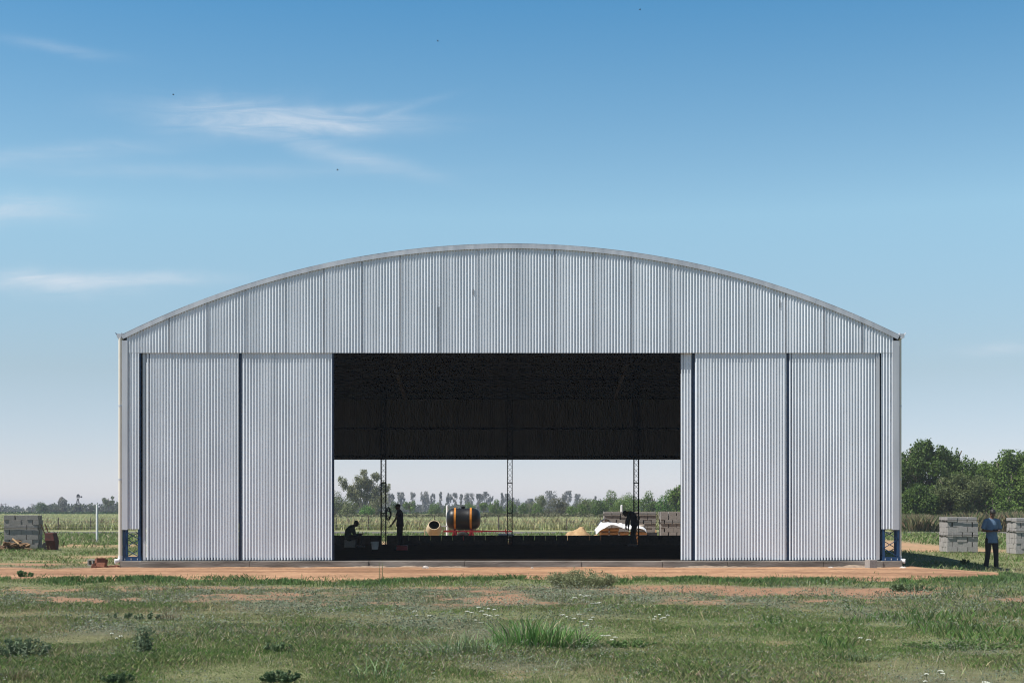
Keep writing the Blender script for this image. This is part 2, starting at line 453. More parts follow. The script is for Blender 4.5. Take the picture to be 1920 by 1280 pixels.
def greens(x, y):
    """local sward: returns weights green, grey-green weed, dry"""
    a = fbm(x * 0.30 + 3, y * 0.30, 41, 5); b = fbm(x * 0.55, y * 0.6 + 8, 57, 4)
    strip = np.exp(-((y - 32.6) / 1.1) ** 2)
    strip = np.maximum(strip, sstep(7, 9, x) * sstep(26.5, 29, y) * (1 - sstep(34, 35, y)) * 0.8)
    strip = np.maximum(strip, (1 - sstep(-9.5, -7, x)) * sstep(28.5, 30.5, y) * (1 - sstep(34, 36, y)) * 0.9)
    strip = np.maximum(strip, sstep(43, 46, y) * 0.8)
    weedband = sstep(23.5, 26.0, y + 3 * (b - 0.5)) * (1 - sstep(30.2, 31.5, y))
    g = np.clip((0.22 + 0.70 * sstep(0.38, 0.62, a)) * (1 - 0.75 * weedband) + strip, 0, 1)
    w = (1 - g) * np.clip(sstep(0.35, 0.6, b) + weedband, 0, 1)
    d = np.clip(1 - g - w, 0, 1)
    return g, w, d


C_SOIL = np.array([0.275, 0.16, 0.098]); C_SAND = np.array([0.40, 0.255, 0.15]); C_TURF = np.array([0.16, 0.17, 0.08])
C_FIELD = np.array([0.36, 0.36, 0.185])


def axis(a, b, step, far, growth):
    v = list(np.arange(a, b + 1e-6, step))
    s = step; lo = [a]; hi = [b]
    while hi[-1] < far: s *= growth; hi.append(hi[-1] + s)
    s = step
    while lo[-1] > -far: s *= growth; lo.append(lo[-1] - s)
    return np.array(sorted(set(lo[1:])) + v + hi[1:])


gx = axis(-30, 30, 0.22, 2400, 1.22)
gy = axis(10, 72, 0.24, 2400, 1.15); gy = gy[gy > -300]
GX, GY = np.meshgrid(gx, gy)
fx = GX.ravel(); fy = GY.ravel()
V = np.stack([fx, fy, gz(fx, fy)], 1)
V[:, 2] -= 0.02 * ((fx > -11.2) & (fx < 11.2) & (fy > 42) & (fy < 60))
nxg, nyg = len(gx), len(gy)
idx = np.arange(nxg * nyg).reshape(nyg, nxg)
Fq = np.stack([idx[:-1, :-1], idx[:-1, 1:], idx[1:, 1:], idx[1:, :-1]], -1).reshape(-1, 4)
bm_ = bare(fx, fy)[:, None]; gw, ww_, dw_ = [q[:, None] for q in greens(fx, fy)]
sandy = sstep(43, 46, fy)[:, None] * 0.8
soil = C_SOIL * (1 - sandy) + C_SAND * sandy
turf = C_TURF * gw + np.array([0.13, 0.125, 0.085]) * ww_ + np.array([0.155, 0.15, 0.078]) * dw_
far = sstep(104, 116, fy)[:, None]
turf = turf * (1 - far) + (C_FIELD * (0.8 + 0.4 * fbm(fx * 0.05, fy * 0.02, 71, 3))[:, None]) * far
f2 = (sstep(330, 345, fy) * (1 - sstep(395, 410, fy)))[:, None]; turf = turf * (1 - f2) + np.array([0.05, 0.08, 0.03]) * f2
f3 = sstep(400, 410, fy)[:, None]; turf = turf * (1 - f3) + np.array([0.24, 0.21, 0.15]) * f3
col = soil * bm_ + turf * (1 - bm_)


def groundmat():
    m = bpy.data.materials.new('ground_earth'); m.use_nodes = True
    nt = m.node_tree; N = nt.nodes; L = nt.links; b = N['Principled BSDF']
    b.inputs['Roughness'].default_value = 0.95; b.inputs['Specular IOR Level'].default_value = 0.15
    at = N.new('ShaderNodeAttribute'); at.attribute_name = 'Col'
    tc = N.new('ShaderNodeTexCoord')
    n = N.new('ShaderNodeTexNoise'); n.inputs['Scale'].default_value = 5; n.inputs['Detail'].default_value = 8; n.inputs['Roughness'].default_value = 0.65
    L.new(tc.outputs['Object'], n.inputs['Vector'])
    mr = N.new('ShaderNodeMapRange'); mr.inputs['To Min'].default_value = 0.62; mr.inputs['To Max'].default_value = 1.35
    mr.inputs['From Min'].default_value = 0.25; mr.inputs['From Max'].default_value = 0.75
    L.new(n.outputs['Fac'], mr.inputs['Value'])
    mx = N.new('ShaderNodeMixRGB'); mx.blend_type = 'MULTIPLY'; mx.inputs['Fac'].default_value = 1
    L.new(at.outputs['Color'], mx.inputs['Color1']); L.new(mr.outputs['Result'], mx.inputs['Color2'])
    L.new(mx.outputs[0], b.inputs['Base Color'])
    n2 = N.new('ShaderNodeTexNoise'); n2.inputs['Scale'].default_value = 14; n2.inputs['Detail'].default_value = 8
    L.new(tc.outputs['Object'], n2.inputs['Vector'])
    bp = N.new('ShaderNodeBump'); bp.inputs['Strength'].default_value = 0.7; bp.inputs['Distance'].default_value = 0.05
    L.new(n2.outputs['Fac'], bp.inputs['Height']); L.new(bp.outputs['Normal'], b.inputs['Normal'])
    return m


M_GROUND = groundmat()
tag(npmesh('ground', V, Fq, M_GROUND, col, smooth=True), kind='structure')


# dirt track along the front of the building, with its ragged edges and wheel ruts
def track_far(x):
    return np.where(np.abs(x + 0.03) < 11.9, 41.9, 40.6 + 0.9 * (fbm(x * 0.8, x * 0 + 2, 3, 3) - 0.5) * 2)


def track_near(x):
    n = 33.75 + 1.3 * (fbm(x * 0.6, x * 0 + 9, 13, 5) - 0.5) * 2
    n = n + 1.5 * np.exp(-((x - 1.5) / 1.6) ** 2) * 0.0
    return n + 5.6 * sstep(11.0, 14.6, x) - 1.0 * (1 - sstep(-17, -13, x))


tx = np.arange(-34, 14.6, 0.2); NT = 26
rows = []
for i in range(NT + 1):
    t = i / NT
    ty = track_near(tx) * (1 - t) + np.maximum(track_far(tx), track_near(tx) + 0.05) * t
    rows.append(np.stack([tx, ty, gz(tx, ty) + 0.012], 1))
TV = np.concatenate(rows); n_ = len(tx)
ti = np.arange((NT + 1) * n_).reshape(NT + 1, n_)
TF = np.stack([ti[:-1, :-1], ti[:-1, 1:], ti[1:, 1:], ti[1:, :-1]], -1).reshape(-1, 4)
rut = 0.014 * np.sin(TV[:, 1] * 4.2 + 0.6 * np.sin(TV[:, 0] * 0.2)) * fbm(TV[:, 0] * 0.3, TV[:, 1], 4, 2)
TV[:, 2] += np.clip(rut, -0.006, 0.02)
ns = fbm(TV[:, 0] * 0.16, TV[:, 1] * 1.6, 91, 4)
n3 = fbm(TV[:, 0] * 0.9, TV[:, 1] * 1.4, 15, 4)
dk = sstep(0.45, 0.7, ns)[:, None]
n5 = fbm(TV[:, 0] * 3.1, TV[:, 1] * 3.4, 19, 4)
tcol = np.array([0.365, 0.215, 0.125]) * (1 - dk) + np.array([0.24, 0.135, 0.078]) * dk
tcol = tcol * (0.58 + 0.48 * n3 + 0.36 * n5)[:, None]
tag(npmesh('dirt_track', TV, TF, M_GROUND, tcol, smooth=True), kind='structure')

# gravel road crossing behind the building
rx = np.linspace(-110, 110, 221); rv = []
for yv in (96.5, 98.5, 101, 103.5): rv.append(np.stack([rx, yv + 0.5 * (fbm(rx * 0.2, rx * 0 + yv, 6, 2) - 0.5), gz(rx, rx * 0 + yv) + 0.04], 1))
rv = np.concatenate(rv); ri = np.arange(4 * 221).reshape(4, 221)
rf = np.stack([ri[:-1, :-1], ri[:-1, 1:], ri[1:, 1:], ri[1:, :-1]], -1).reshape(-1, 4)
tag(npmesh('gravel_road', rv, rf, M_GROUND, np.tile(np.array([0.13, 0.122, 0.11]), (len(rv), 1))), kind='structure')

# ------------------------------------------------------------------ grass and weeds (nobody could count these)
def view_points(n, d0, d1, power=1.0, margin=1.3, shape=None):
    """random ground points inside the wedge of land in front of the photographer"""
    u = RNG.random(n)
    y = d0 + (d1 - d0) * u ** power
    half = y * 960 / F * margin + 0.5
    x = (RNG.random(n) * 2 - 1) * half
    return x, y


def indoors(x, y): return (np.abs(x + 0.05) < 11.6) & (y > 41.2) & (y < 61.2)


def ontrack(x, y): return (x < 14.6) & (y > track_near(x)) & (y < np.maximum(track_far(x), track_near(x)))


def blades(name, x, y, h, w, lean, col, z=None):
    n = len(x); z0 = gz(x, y) if z is None else z
    an = RNG.random(n) * 2 * np.pi; la = RNG.random(n) * 2 * np.pi; lr = lean * h * (0.3 + RNG.random(n))
    bx = np.cos(an) * w / 2; by = np.sin(an) * w / 2
    mx_ = np.cos(la) * lr; my_ = np.sin(la) * lr
    P = np.empty((n, 4, 3), np.float32)
    P[:, 0] = np.stack([x - bx, y - by, z0 - 0.01], 1); P[:, 1] = np.stack([x + bx, y + by, z0 - 0.01], 1)
    P[:, 2] = np.stack([x + mx_ * 0.45 + bx * 0.8, y + my_ * 0.45 + by * 0.8, z0 + h * 0.6], 1)
    P[:, 3] = np.stack([x + mx_, y + my_, z0 + h * np.sqrt(np.clip(1 - lean * lean * 0.4, 0.2, 1))], 1)
    idx = np.arange(n)[:, None] * 4
    Fq = np.concatenate([idx + np.array([0, 1, 2]), idx + np.array([0, 2, 3])], 0)
    return P.reshape(-1, 3), Fq, np.repeat(col, 4, 0)


def jit(c, n, amt=0.25, hue=0.12):
    c = np.tile(np.asarray(c, float), (n, 1)) if np.ndim(c) == 1 else np.array(c, float)
    c = c * (1 + amt * (RNG.random((n, 1)) * 2 - 1)); c = c * (1 + hue * (RNG.random((n, 3)) * 2 - 1))
    return np.clip(c, 0, 1)


def sward(n, d0, d1, hbase, wbase, power=1.0):
    x, y = view_points(n, d0, d1, power)
    keep = ~indoors(x, y) & ~ontrack(x, y)
    keep &= RNG.random(n) > bare(x, y) * 1.5
    x, y = x[keep], y[keep]; n = len(x)
    g, w, d = greens(x, y); r = RNG.random(n)
    tall = fbm(x * 0.7, y * 0.7, 77, 3)
    c = np.where((r < g)[:, None], np.array([0.140, 0.218, 0.060]), np.where((r < g + w)[:, None], np.array([0.215, 0.24, 0.13]), np.array([0.31, 0.28, 0.155])))
    ol = (fbm(x * 0.8 + 30, y * 0.9, 52, 3) * RNG.random(n) * 1.7 > 0.42)[:, None]
    c = np.where(ol, c * 0.5 + np.array([0.245, 0.235, 0.115]) * 0.5, c)
    p = RNG.random(n) < 0.13
    c[p] = np.array([0.40, 0.35, 0.22])
    h = hbase * (0.20 + 1.5 * sstep(0.25, 0.8, tall)) * (0.5 + 0.8 * RNG.random(n)) * np.where(r < g, 1.05, np.where(r < g + w, 0.6, 0.85))
    wd = wbase * (0.7 + 0.6 * RNG.random(n))
    return blades('b', x, y, h, wd, 0.75, jit(c, n, 0.3, 0.12))


parts = [sward(350000, 12.8, 18, 0.046, 0.0046), sward(380000, 18, 26, 0.046, 0.0064), sward(230000, 26, 36, 0.050, 0.010),
         sward(108000, 36, 62, 0.085, 0.018), sward(84000, 62, 97, 0.15, 0.045)]
# taller green strip along the near edge of the track and at its right end
def strip(n, fy0, x0, x1, hb):
    x = x0 + (x1 - x0) * RNG.random(n); y = fy0(x) + 0.05 - np.abs(RNG.normal(0, 0.65, n))
    k = fbm(x * 1.2, y * 0.8, 8, 4) > 0.47; x, y = x[k], y[k]; n = len(x)
    return blades('s', x, y, hb * (0.4 + RNG.random(n)) * (0.4 + 1.2 * fbm(x * 0.9, y, 18, 2)), 0.014 + 0.008 * RNG.random(n), 0.6, jit([0.11, 0.185, 0.06], n, 0.3))
parts.append(strip(32000, track_near, -15, 13.5, 0.105))
x, y = view_points(26000, 26.5, 37, 1.0); k = (x > 5.5 + (y < 31) * 1.5) & ~ontrack(x, y) & (bare(x, y) < 0.5) & (fbm(x, y, 4, 3) > 0.42); x, y = x[k], y[k]
parts.append(blades('r', x, y, 0.13 * (0.3 + RNG.random(len(x))), 0.013, 0.6, jit([0.12, 0.175, 0.08], len(x), 0.3)))
# bright uncut grass at the far right of the lawn
x, y = view_points(30000, 17, 25, 1.0); k = (x > 3.8) & (fbm(x * 0.8, y * 0.8, 14, 3) + 0.05 * (x - 4) > 0.56); x, y = x[k], y[k]
parts.append(blades('r', x, y, 0.13 * (0.3 + RNG.random(len(x))), 0.012, 0.6, jit([0.105, 0.18, 0.05], len(x), 0.3)))

# scattered dry stalks
x, y = view_points(3600, 13, 34); k = ~ontrack(x, y) & (fbm(x * 0.6, y * 0.6, 28, 3) > 0.46); x, y = x[k], y[k]
parts.append(blades('d', x, y, 0.07 + 0.13 * RNG.random(len(x)) ** 2, 0.0026 + 0.00012 * y, 0.45, jit([0.37, 0.34, 0.20], len(x), 0.3)))
# tufts creeping into the track
x = -16 + 29 * RNG.random(9000); y = track_near(x) + np.abs(RNG.normal(0, 0.9, 9000)); k = fbm(x * 1.5, y * 1.5, 66, 3) > 0.56; x, y = x[k], y[k]
parts.append(blades('e', x, y, 0.05 + 0.07 * RNG.random(len(x)), 0.013, 0.7, jit([0.14, 0.19, 0.075], len(x), 0.3)))


def join(ps):
    o = 0; VV = []; FF = []; CC = []
    for v, f, c in ps: VV.append(v); FF.append(f + o); CC.append(c); o += len(v)
    return np.concatenate(VV), np.concatenate(FF), np.concatenate(CC)


v, f, c = join(parts)
tag(npmesh('grass', v, f, M_GRASS, c), 'short rough grass and dry stalks covering the ground before the hangar', 'grass', kind='stuff')


# low broad-leaved weeds
def leaves_flat(x, y, z, s, col, up=0.75):
    n = len(x)
    nrm = RNG.normal(0, 1, (n, 3)); nrm[:, 2] = np.abs(nrm[:, 2]) + up; nrm /= np.linalg.norm(nrm, axis=1, keepdims=True)
    t = np.cross(nrm, RNG.normal(0, 1, (n, 3))); t /= np.linalg.norm(t, axis=1, keepdims=True); b = np.cross(nrm, t)
    c0 = np.stack([x, y, z], 1)
    P = np.empty((n, 4, 3), np.float32); s = s[:, None]
    P[:, 0] = c0 - t * s; P[:, 1] = c0 + b * s * 0.42; P[:, 2] = c0 + t * s; P[:, 3] = c0 - b * s * 0.42
    idx = np.arange(n)[:, None] * 4
    return P.reshape(-1, 3), (idx + np.array([0, 1, 2, 3])), np.repeat(col, 4, 0)


ps = []
for n, d0, d1, s in ((165000, 13, 20, 0.012), (225000, 20, 31.2, 0.019)):
    x, y = view_points(n, d0, d1); g, w, d = greens(x, y); cl_ = fbm(x * 2.2, y * 2.2, 63, 3)
    k = (RNG.random(n) < w * sstep(0.38, 0.56, cl_) + 0.10 * sstep(0.5, 0.65, cl_) + 0.03) & (RNG.random(n) > 0.9 * bare(x, y)) & ~ontrack(x, y)
    x, y, cl_ = x[k], y[k], cl_[k]; n = len(x)
    z = gz(x, y) + RNG.random(n) * 0.17 * sstep(0.42, 0.72, cl_) + 0.008
    patch = fbm(x * 0.5, y * 0.5, 101, 2)[:, None]
    c = np.array([0.215, 0.235, 0.175]) * (1 - patch) + np.array([0.125, 0.165, 0.095]) * patch
    ps.append(leaves_flat(x, y, z, s * (0.6 + 0.9 * RNG.random(n)), jit(c, n, 0.3, 0.1)))
v, f, c = join(ps)
tag(npmesh('low_weeds', v, f, M_GRASS, c), 'grey green creeping weeds spread between patches of red soil', 'weeds', kind='stuff')

# ripening crop in the field beyond the road, the dark green strip beyond it, tall dry grass along its edge
ps = []
n = 170000; x, y = view_points(n, 113, 325, 1.5, 1.1); k = RNG.random(n) < 0.95; x, y = x[k], y[k]; n = len(x)
pt = fbm(x * 0.06, y * 0.03, 31, 3)[:, None]; pg = fbm(x * 0.4, y * 0.15, 37, 2)[:, None]
c = np.array([0.44, 0.44, 0.235]) * (1 - pt) + np.array([0.36, 0.39, 0.19]) * pt; c = c * (0.85 + 0.3 * pg)
ps.append(blades('c', x, y, 0.62 * (0.75 + 0.4 * RNG.random(n)), 0.05 + 0.0007 * y, 0.5, jit(c, n, 0.16, 0.06)))
n = 9000; x, y = view_points(n, 113, 122, 1.0, 1.1)
ps.append(blades('c', x, y, 1.0 * (0.5 + RNG.random(n) * fbm(x * 0.3, y, 3, 2)), 0.07, 0.5, jit([0.36, 0.31, 0.17], n, 0.35, 0.12)))
v, f, c = join(ps)
tag(npmesh('field_crop', v, f, M_GRASS, c), 'pale green and straw coloured crop filling the flat field beyond the road', 'crop', kind='stuff')
n = 16000; x, y = view_points(n, 332, 392, 1.0, 1.1)
v, f, c = blades('c', x, y, 0.75 * (0.6 + 0.8 * RNG.random(n)), 0.9, 0.4, jit([0.055, 0.095, 0.032], n, 0.3))
tag(npmesh('far_crop', v, f, M_GRASS, c), 'dark green strip of crop at the far end of the field', 'crop', kind='stuff')
ps = []
n = 60000; x = 29 + 17 * RNG.random(n); y = 103.8 + 9 * RNG.random(n); k = fbm(x * 0.5, y * 0.4, 2, 3) > 0.36; x, y = x[k], y[k]; n = len(x)
pt = RNG.random((n, 1)); c = np.array([0.27, 0.21, 0.125]) * (pt < 0.5) + np.array([0.13, 0.16, 0.065]) * (pt >= 0.5)
ps.append(blades('t', x, y, (0.55 + 0.9 * RNG.random(n)) * (0.35 + 1.1 * fbm(x * 0.5, y * 0.5, 12, 3)), 0.028, 0.5, jit(c, n, 0.35)))
n = 5000; x = 11 + 18 * RNG.random(n); y = 150 + 10 * RNG.random(n)
ps.append(blades('t', x, y, 1.1 * (0.5 + RNG.random(n)), 0.12, 0.5, jit([0.26, 0.24, 0.12], n, 0.3)))
v, f, c = join(ps)
tag(npmesh('tall_dry_grass', v, f, M_GRASS, c), 'tall straw coloured grass along the foot of the big trees', 'grass', kind='stuff')
# ------------------------------------------------------------------ the hangar
HC = -0.05                       # centre line
HW = 11.385                      # half width
EAVE = FZ(629); APEX = FZ(458.5)
ARCR = (HW ** 2 + (APEX - EAVE) ** 2) / (2 * (APEX - EAVE))
FLOOR = 0.195


def arch(x, drop=0.0):
    """height of the roof line over x"""
    dx = np.asarray(x, float) - HC
    return APEX - ARCR + np.sqrt(np.maximum((ARCR - drop) ** 2 - dx * dx, 0))


hangar = thing('hangar', (HC, D, 0), 'large arch roofed hangar clad in ribbed galvanised sheets with its doors half open', 'hangar')
PITCH = 0.0857


def corrugated(x0, x1, zlo, zhi, y0, amp=0.0185, rows=3, sheet=1.12, seed=1, lap=0.004, n=10, wob=0.006, axis='x', phase=0.0, first=None):
    """ribbed sheeting between x0 and x1: sheets side by side, each sitting a touch differently"""
    rg = np.random.default_rng(seed)
    Vs = []; Fs = []; o = 0
    s0 = x0; k = 0
    while s0 < x1 - 0.02:
        s1 = min(x1, s0 + (first if (k == 0 and first) else sheet))
        m = max(3, int(round((s1 - s0 + 0.0) / PITCH * n)))
        xs = np.linspace(s0, min(s1 + 0.03, x1), m + 1)
        a = amp * (1 + 0.08 * rg.uniform(-1, 1)); tilt = rg.uniform(-1, 1) * 0.009; yoff = (k % 2) * lap + rg.uniform(0, 0.002)
        ridge = np.floor(xs / PITCH + 0.25).astype(int)
        ra = rg.uniform(0.92, 1.08, ridge.max() - ridge.min() + 2)[ridge - ridge.min()]
        lo = zlo(xs) if callable(zlo) else np.full_like(xs, zlo)
        hi = zhi(xs) if callable(zhi) else np.full_like(xs, zhi)
        for j in range(rows + 1):
            t = j / rows
            z = lo * (1 - t) + hi * t
            bend = wob * rg.uniform(-1, 1) * (0 < j < rows)
            y = y0 - a * ra * np.sin(2 * np.pi * (xs / PITCH) + phase) + tilt * (xs - (s0 + s1) / 2) + yoff + bend * np.sin((xs - s0) / max(s1 - s0, .1) * np.pi)
            Vs.append(np.stack([xs, y, z], 1) if axis == 'x' else np.stack([y, xs, z], 1))
        c = len(xs); i = np.arange((rows + 1) * c).reshape(rows + 1, c) + o
        q = np.stack([i[:-1, :-1], i[:-1, 1:], i[1:, 1:], i[1:, :-1]], -1).reshape(-1, 4)
        Fs.append(q); o += (rows + 1) * c
        s0 = s1; k += 1
    return np.concatenate(Vs), np.concatenate(Fs)


def sheets(name, *a, m=None, parent=hangar, **kw):
    v, f = corrugated(*a, **kw)
    return npmesh(name, v, f, m or M_SHEET, None, parent, smooth=True)


HEAD0 = FZ(661.5)                 # lower edge of the header sheeting
XL, XR = FX(229), FX(1686)
SIDEZ = FZ(991.5)
sheets('header_cladding', FX(238), FX(1674.5), HEAD0, lambda x: arch(x, 0.05), D, rows=3, seed=3, sheet=72.2 * K, first=FX(751) - 7 * 72.2 * K - FX(238) + 72.2 * K * (FX(751) - 7 * 72.2 * K < FX(240)))
sheets('corner_cladding', FX(238), FX(261), SIDEZ, HEAD0 + 0.03, D + 0.012, seed=5, sheet=2, rows=4)
sheets('corner_cladding', FX(1652), FX(1674.5), SIDEZ, HEAD0 + 0.03, D + 0.012, seed=6, sheet=2, rows=4)
# screw heads along the header
s = MB(); s.box((0, 0, 0), (0.022, 0.012, 0.022)); scr = s.build('screw', M_STEEL, hangar); scr.location = (FX(243) - HC, -0.023, FZ(643))
def screw(x, y, z):
    o = scr.copy(); COL.objects.link(o); o.parent = hangar; o.location = (x - HC, y - D, z)
xs = FX(243)
while xs < FX(1672) - 0.4:
    xs += PITCH * random.choice((3, 4, 4, 5)); screw(xs + random.uniform(-.01, .01), D - 0.023, FZ(643) + random.uniform(-.012, .012))
for zz in (FZ(757), FZ(870)):
    for xa, xb in ((FX(243), FX(258)), (FX(1655), FX(1670))):
        for q in range(3): screw(xa + (xb - xa) * q / 2, D - 0.010, zz)
# strips along the sheet laps, the gap's shade in their colour, a few darker
M_LAP_SHADE = mat('lap_shadow_grey', (0.34, 0.36, 0.385), (0.16, 0.17, 0.185), 1.3, 0.8, stretch=(1, 1, 0.6))
M_OPEN_SHADE = mat('open_lap_shadow', (0.10, 0.105, 0.115), (0.05, 0.052, 0.058), 3, 0.8)
for k in range(-6, 13):
    px_ = 751 + 72.2 * k
    w_ = 0.006 if k in (0, 1) else 0.0045
    for xs_, m_ in ((FX(px_), M_OPEN_SHADE if k == 1 else M_LAP_SHADE),):
        MB().bx(xs_ - w_, xs_ + w_, D - 0.021, D - 0.004, HEAD0 + 0.01, float(arch(xs_, 0.11)) if k != 1 else FZ(575)).build('lap_shade', m_, hangar)
for px_, za, zb in ((888, 553, 542), (1462, 577, 562)):
    MB().bx(FX(px_) - 0.006, FX(px_) + 0.006, D - 0.024, D - 0.008, FZ(za), FZ(zb)).build('open_lap_shade', M_OPEN_SHADE, hangar)


# verge flashing along the arch: folded strip in straight-ish lengths
def arcstrip(xa, xb, y0, y1, d0, d1, step=0.5):
    """box-section strip that follows the arch from xa to xb"""
    b = MB(); xs = np.arange(xa, xb, step); xs = list(xs) + [xb]
    nn = len(xs); vs = []
    for x in xs:
        th = math.asin((x - HC) / ARCR)
        for d in (d0, d1):
            for y in (y0, y1):
                r = ARCR - d
                vs.append((HC + r * math.sin(th), y, APEX - ARCR + r * math.cos(th)))
    fs = []
    for i in range(nn - 1):
        a = i * 4; c = a + 4
        fs += [(a, c, c + 1, a + 1), (a + 2, a + 3, c + 3, c + 2), (a, a + 2, c + 2, c), (a + 1, c + 1, c + 3, a + 3)]
    fs += [(0, 1, 3, 2), (4 * nn - 4, 4 * nn - 2, 4 * nn - 1, 4 * nn - 3)]
    return b.add(vs, fs)


cuts = [228, 352, 424, 585, 675, 765, 934, 1024, 1096, 1191, 1330, 1440, 1530, 1600, 1686]
fl = MB()
for i, (a, b_) in enumerate(zip(cuts[:-1], cuts[1:])):
    j = random.uniform(-0.006, 0.006)
    t = arcstrip(FX(a) - (0.03 if i else 0), FX(b_), D - 0.040 - (i % 2) * 0.003, D - 0.030, -0.012 + j * 0.4, 0.115 + j)
    fl.add(t.v, t.f)
fl.build('verge_flashing', M_TRIM, hangar)
s = MB()
for i, (a, b_) in enumerate(zip(cuts[:-1], cuts[1:])):
    t = arcstrip(FX(a), FX(b_), D - 0.042, D + 0.35, -0.026, -0.016); s.add(t.v, t.f)
s.build('verge_cap', M_TRIM, hangar)

# roof sheeting (ribs run over the arch), seen from below
ys = np.arange(D - 0.02, REAR + 0.15, PITCH / 4); th = np.linspace(-math.asin(HW / ARCR), math.asin(HW / ARCR), 57)
YY, TT = np.meshgrid(ys, th); rr = ARCR - 0.012 + 0.011 * np.sin(2 * np.pi * YY / PITCH)
V = np.stack([HC + rr * np.sin(TT), YY, APEX - ARCR + rr * np.cos(TT)], -1).reshape(-1, 3)
i = np.arange(V.shape[0]).reshape(YY.shape)
npmesh('roof', V, np.stack([i[:-1, :-1], i[:-1, 1:], i[1:, 1:], i[1:, :-1]], -1).reshape(-1, 4), M_INNER_SHADED, None, hangar, True)

# side and rear walls
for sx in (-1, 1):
    sheets('side_wall', D + 0.03, REAR, SIDEZ, float(arch(HC + sx * (HW - 0.02), 0.03)), HC + sx * (HW - 0.02), m=M_INNER_SHADED, rows=2, seed=8 + sx, axis='y', n=6)
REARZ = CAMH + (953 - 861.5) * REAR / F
sheets('rear_wall', HC - HW, HC + HW, REARZ, lambda x: arch(x, 0.03), REAR, m=M_INNER_SHADED, rows=3, seed=12, n=6)

# corner flashings
for xa, xb in ((FX(229), FX(239.5)), (FX(1673), FX(1686))):
    b = MB(); ztop = float(arch((xa + xb) / 2 if xa > 0 else xb, 0.12)) - (0.0)
    zt = min(float(arch(xa, 0.13)), float(arch(xb, 0.13)))
    b.bx(xa, xb, D - 0.030, D - 0.022, SIDEZ - 0.02, zt)
    xo = xa if xa < 0 else xb - 0.006
    b.bx(xo, xo + 0.006, D - 0.0215, D + 0.22, SIDEZ - 0.02, zt)
    b.build('corner_flashing', M_TRIM, hangar)

# gutters and downpipes
for sx, xe in ((-1, FX(228)), (1, FX(1687))):
    b = MB(); zt = EAVE + 0.03
    prof = [(0.0, 0.05), (0.0, -0.115), (0.09, -0.115), (0.19, 0.055), (0.185, 0.058), (0.085, -0.105), (0.008, -0.105), (0.008, 0.05)]
    n_ = len(prof); vs = []
    for y in (D - 0.03, REAR + 0.1): vs += [(xe + sx * p, y, zt + q) for p, q in prof]
    fs = [(k, (k + 1) % n_, n_ + (k + 1) % n_, n_ + k) for k in range(n_)] + [tuple(range(n_)), tuple(range(n_, 2 * n_))[::-1]]
    b.add(vs, fs)
    b.bx(*(sorted((xe + sx * 0.003, xe + sx * 0.13))), D - 0.028, D - 0.022, zt - 0.10, zt + 0.02)
    b.build('gutter', M_TRIM, hangar)
    xc = FX(225.3) if sx < 0 else FX(1689.5); yc = D + 0.16 if sx > 0 else D + 0.02
    b = MB(); b.cyl((xc, yc, 0.24), (xc, yc, zt - 0.10), 0.055, n=16)
    dp = b.build('downpipe', M_PVC, hangar, smooth=False, auto=40)
    for zz in (FZ(762), FZ(900)): MB().cyl((xc, yc, zz), (xc, yc, zz + 0.05), 0.061, n=16).build('pipe_clip', M_TRIM, dp)
    b = MB(); b.cyl((xc, yc, 0.20), (xc, yc, 0.34), 0.064, n=16)
    ex = xc + sx * 0.02
    b.tube([(xc, yc, 0.30), (xc + sx * 0.01, yc - 0.01, 0.24), (xc + sx * 0.05, yc - 0.04, 0.19), (xc + sx * 0.12, yc - 0.08, 0.175)], [0.062, 0.063, 0.063, 0.066], n=14)
    b.tube([(xc + sx * 0.09, yc - 0.065, 0.18), (xc + sx * 0.14, yc - 0.09, 0.172)], [0.074, 0.074], n=14)
    b.build('pipe_elbow', M_WHITE, dp, smooth=False, auto=50)


# lattice columns and trusses
def lattice(b, x0, x1, y0, y1, z0, z1, leg=0.06, rod=0.016, pitch=0.45, cross=True, faces='fbs'):
    for x in (x0 + leg / 2, x1 - leg / 2):
        for y in (y0 + leg / 2, y1 - leg / 2): b.bx(x - leg / 2, x + leg / 2, y - leg / 2, y + leg / 2, z0, z1)
    n = max(1, int(round((z1 - z0) / pitch)))
    for k in range(n):
        a = z0 + (z1 - z0) * k / n; c = z0 + (z1 - z0) * (k + 1) / n
        fl = k % 2
        for (yf) in (y0 + rod / 2, y1 - rod / 2):
            p, q = ((x0 + leg / 2, x1 - leg / 2) if fl else (x1 - leg / 2, x0 + leg / 2))
            b.bar((p, yf, a), (q, yf, c), rod)
            fl = 1 - fl if cross else fl
        if 's' in faces:
            for xf in (x0 + rod / 2, x1 - rod / 2):
                p, q = ((y0 + leg / 2, y1 - leg / 2) if fl else (y1 - leg / 2, y0 + leg / 2))
                b.bar((xf, p, a), (xf, q, c), rod)
    return b


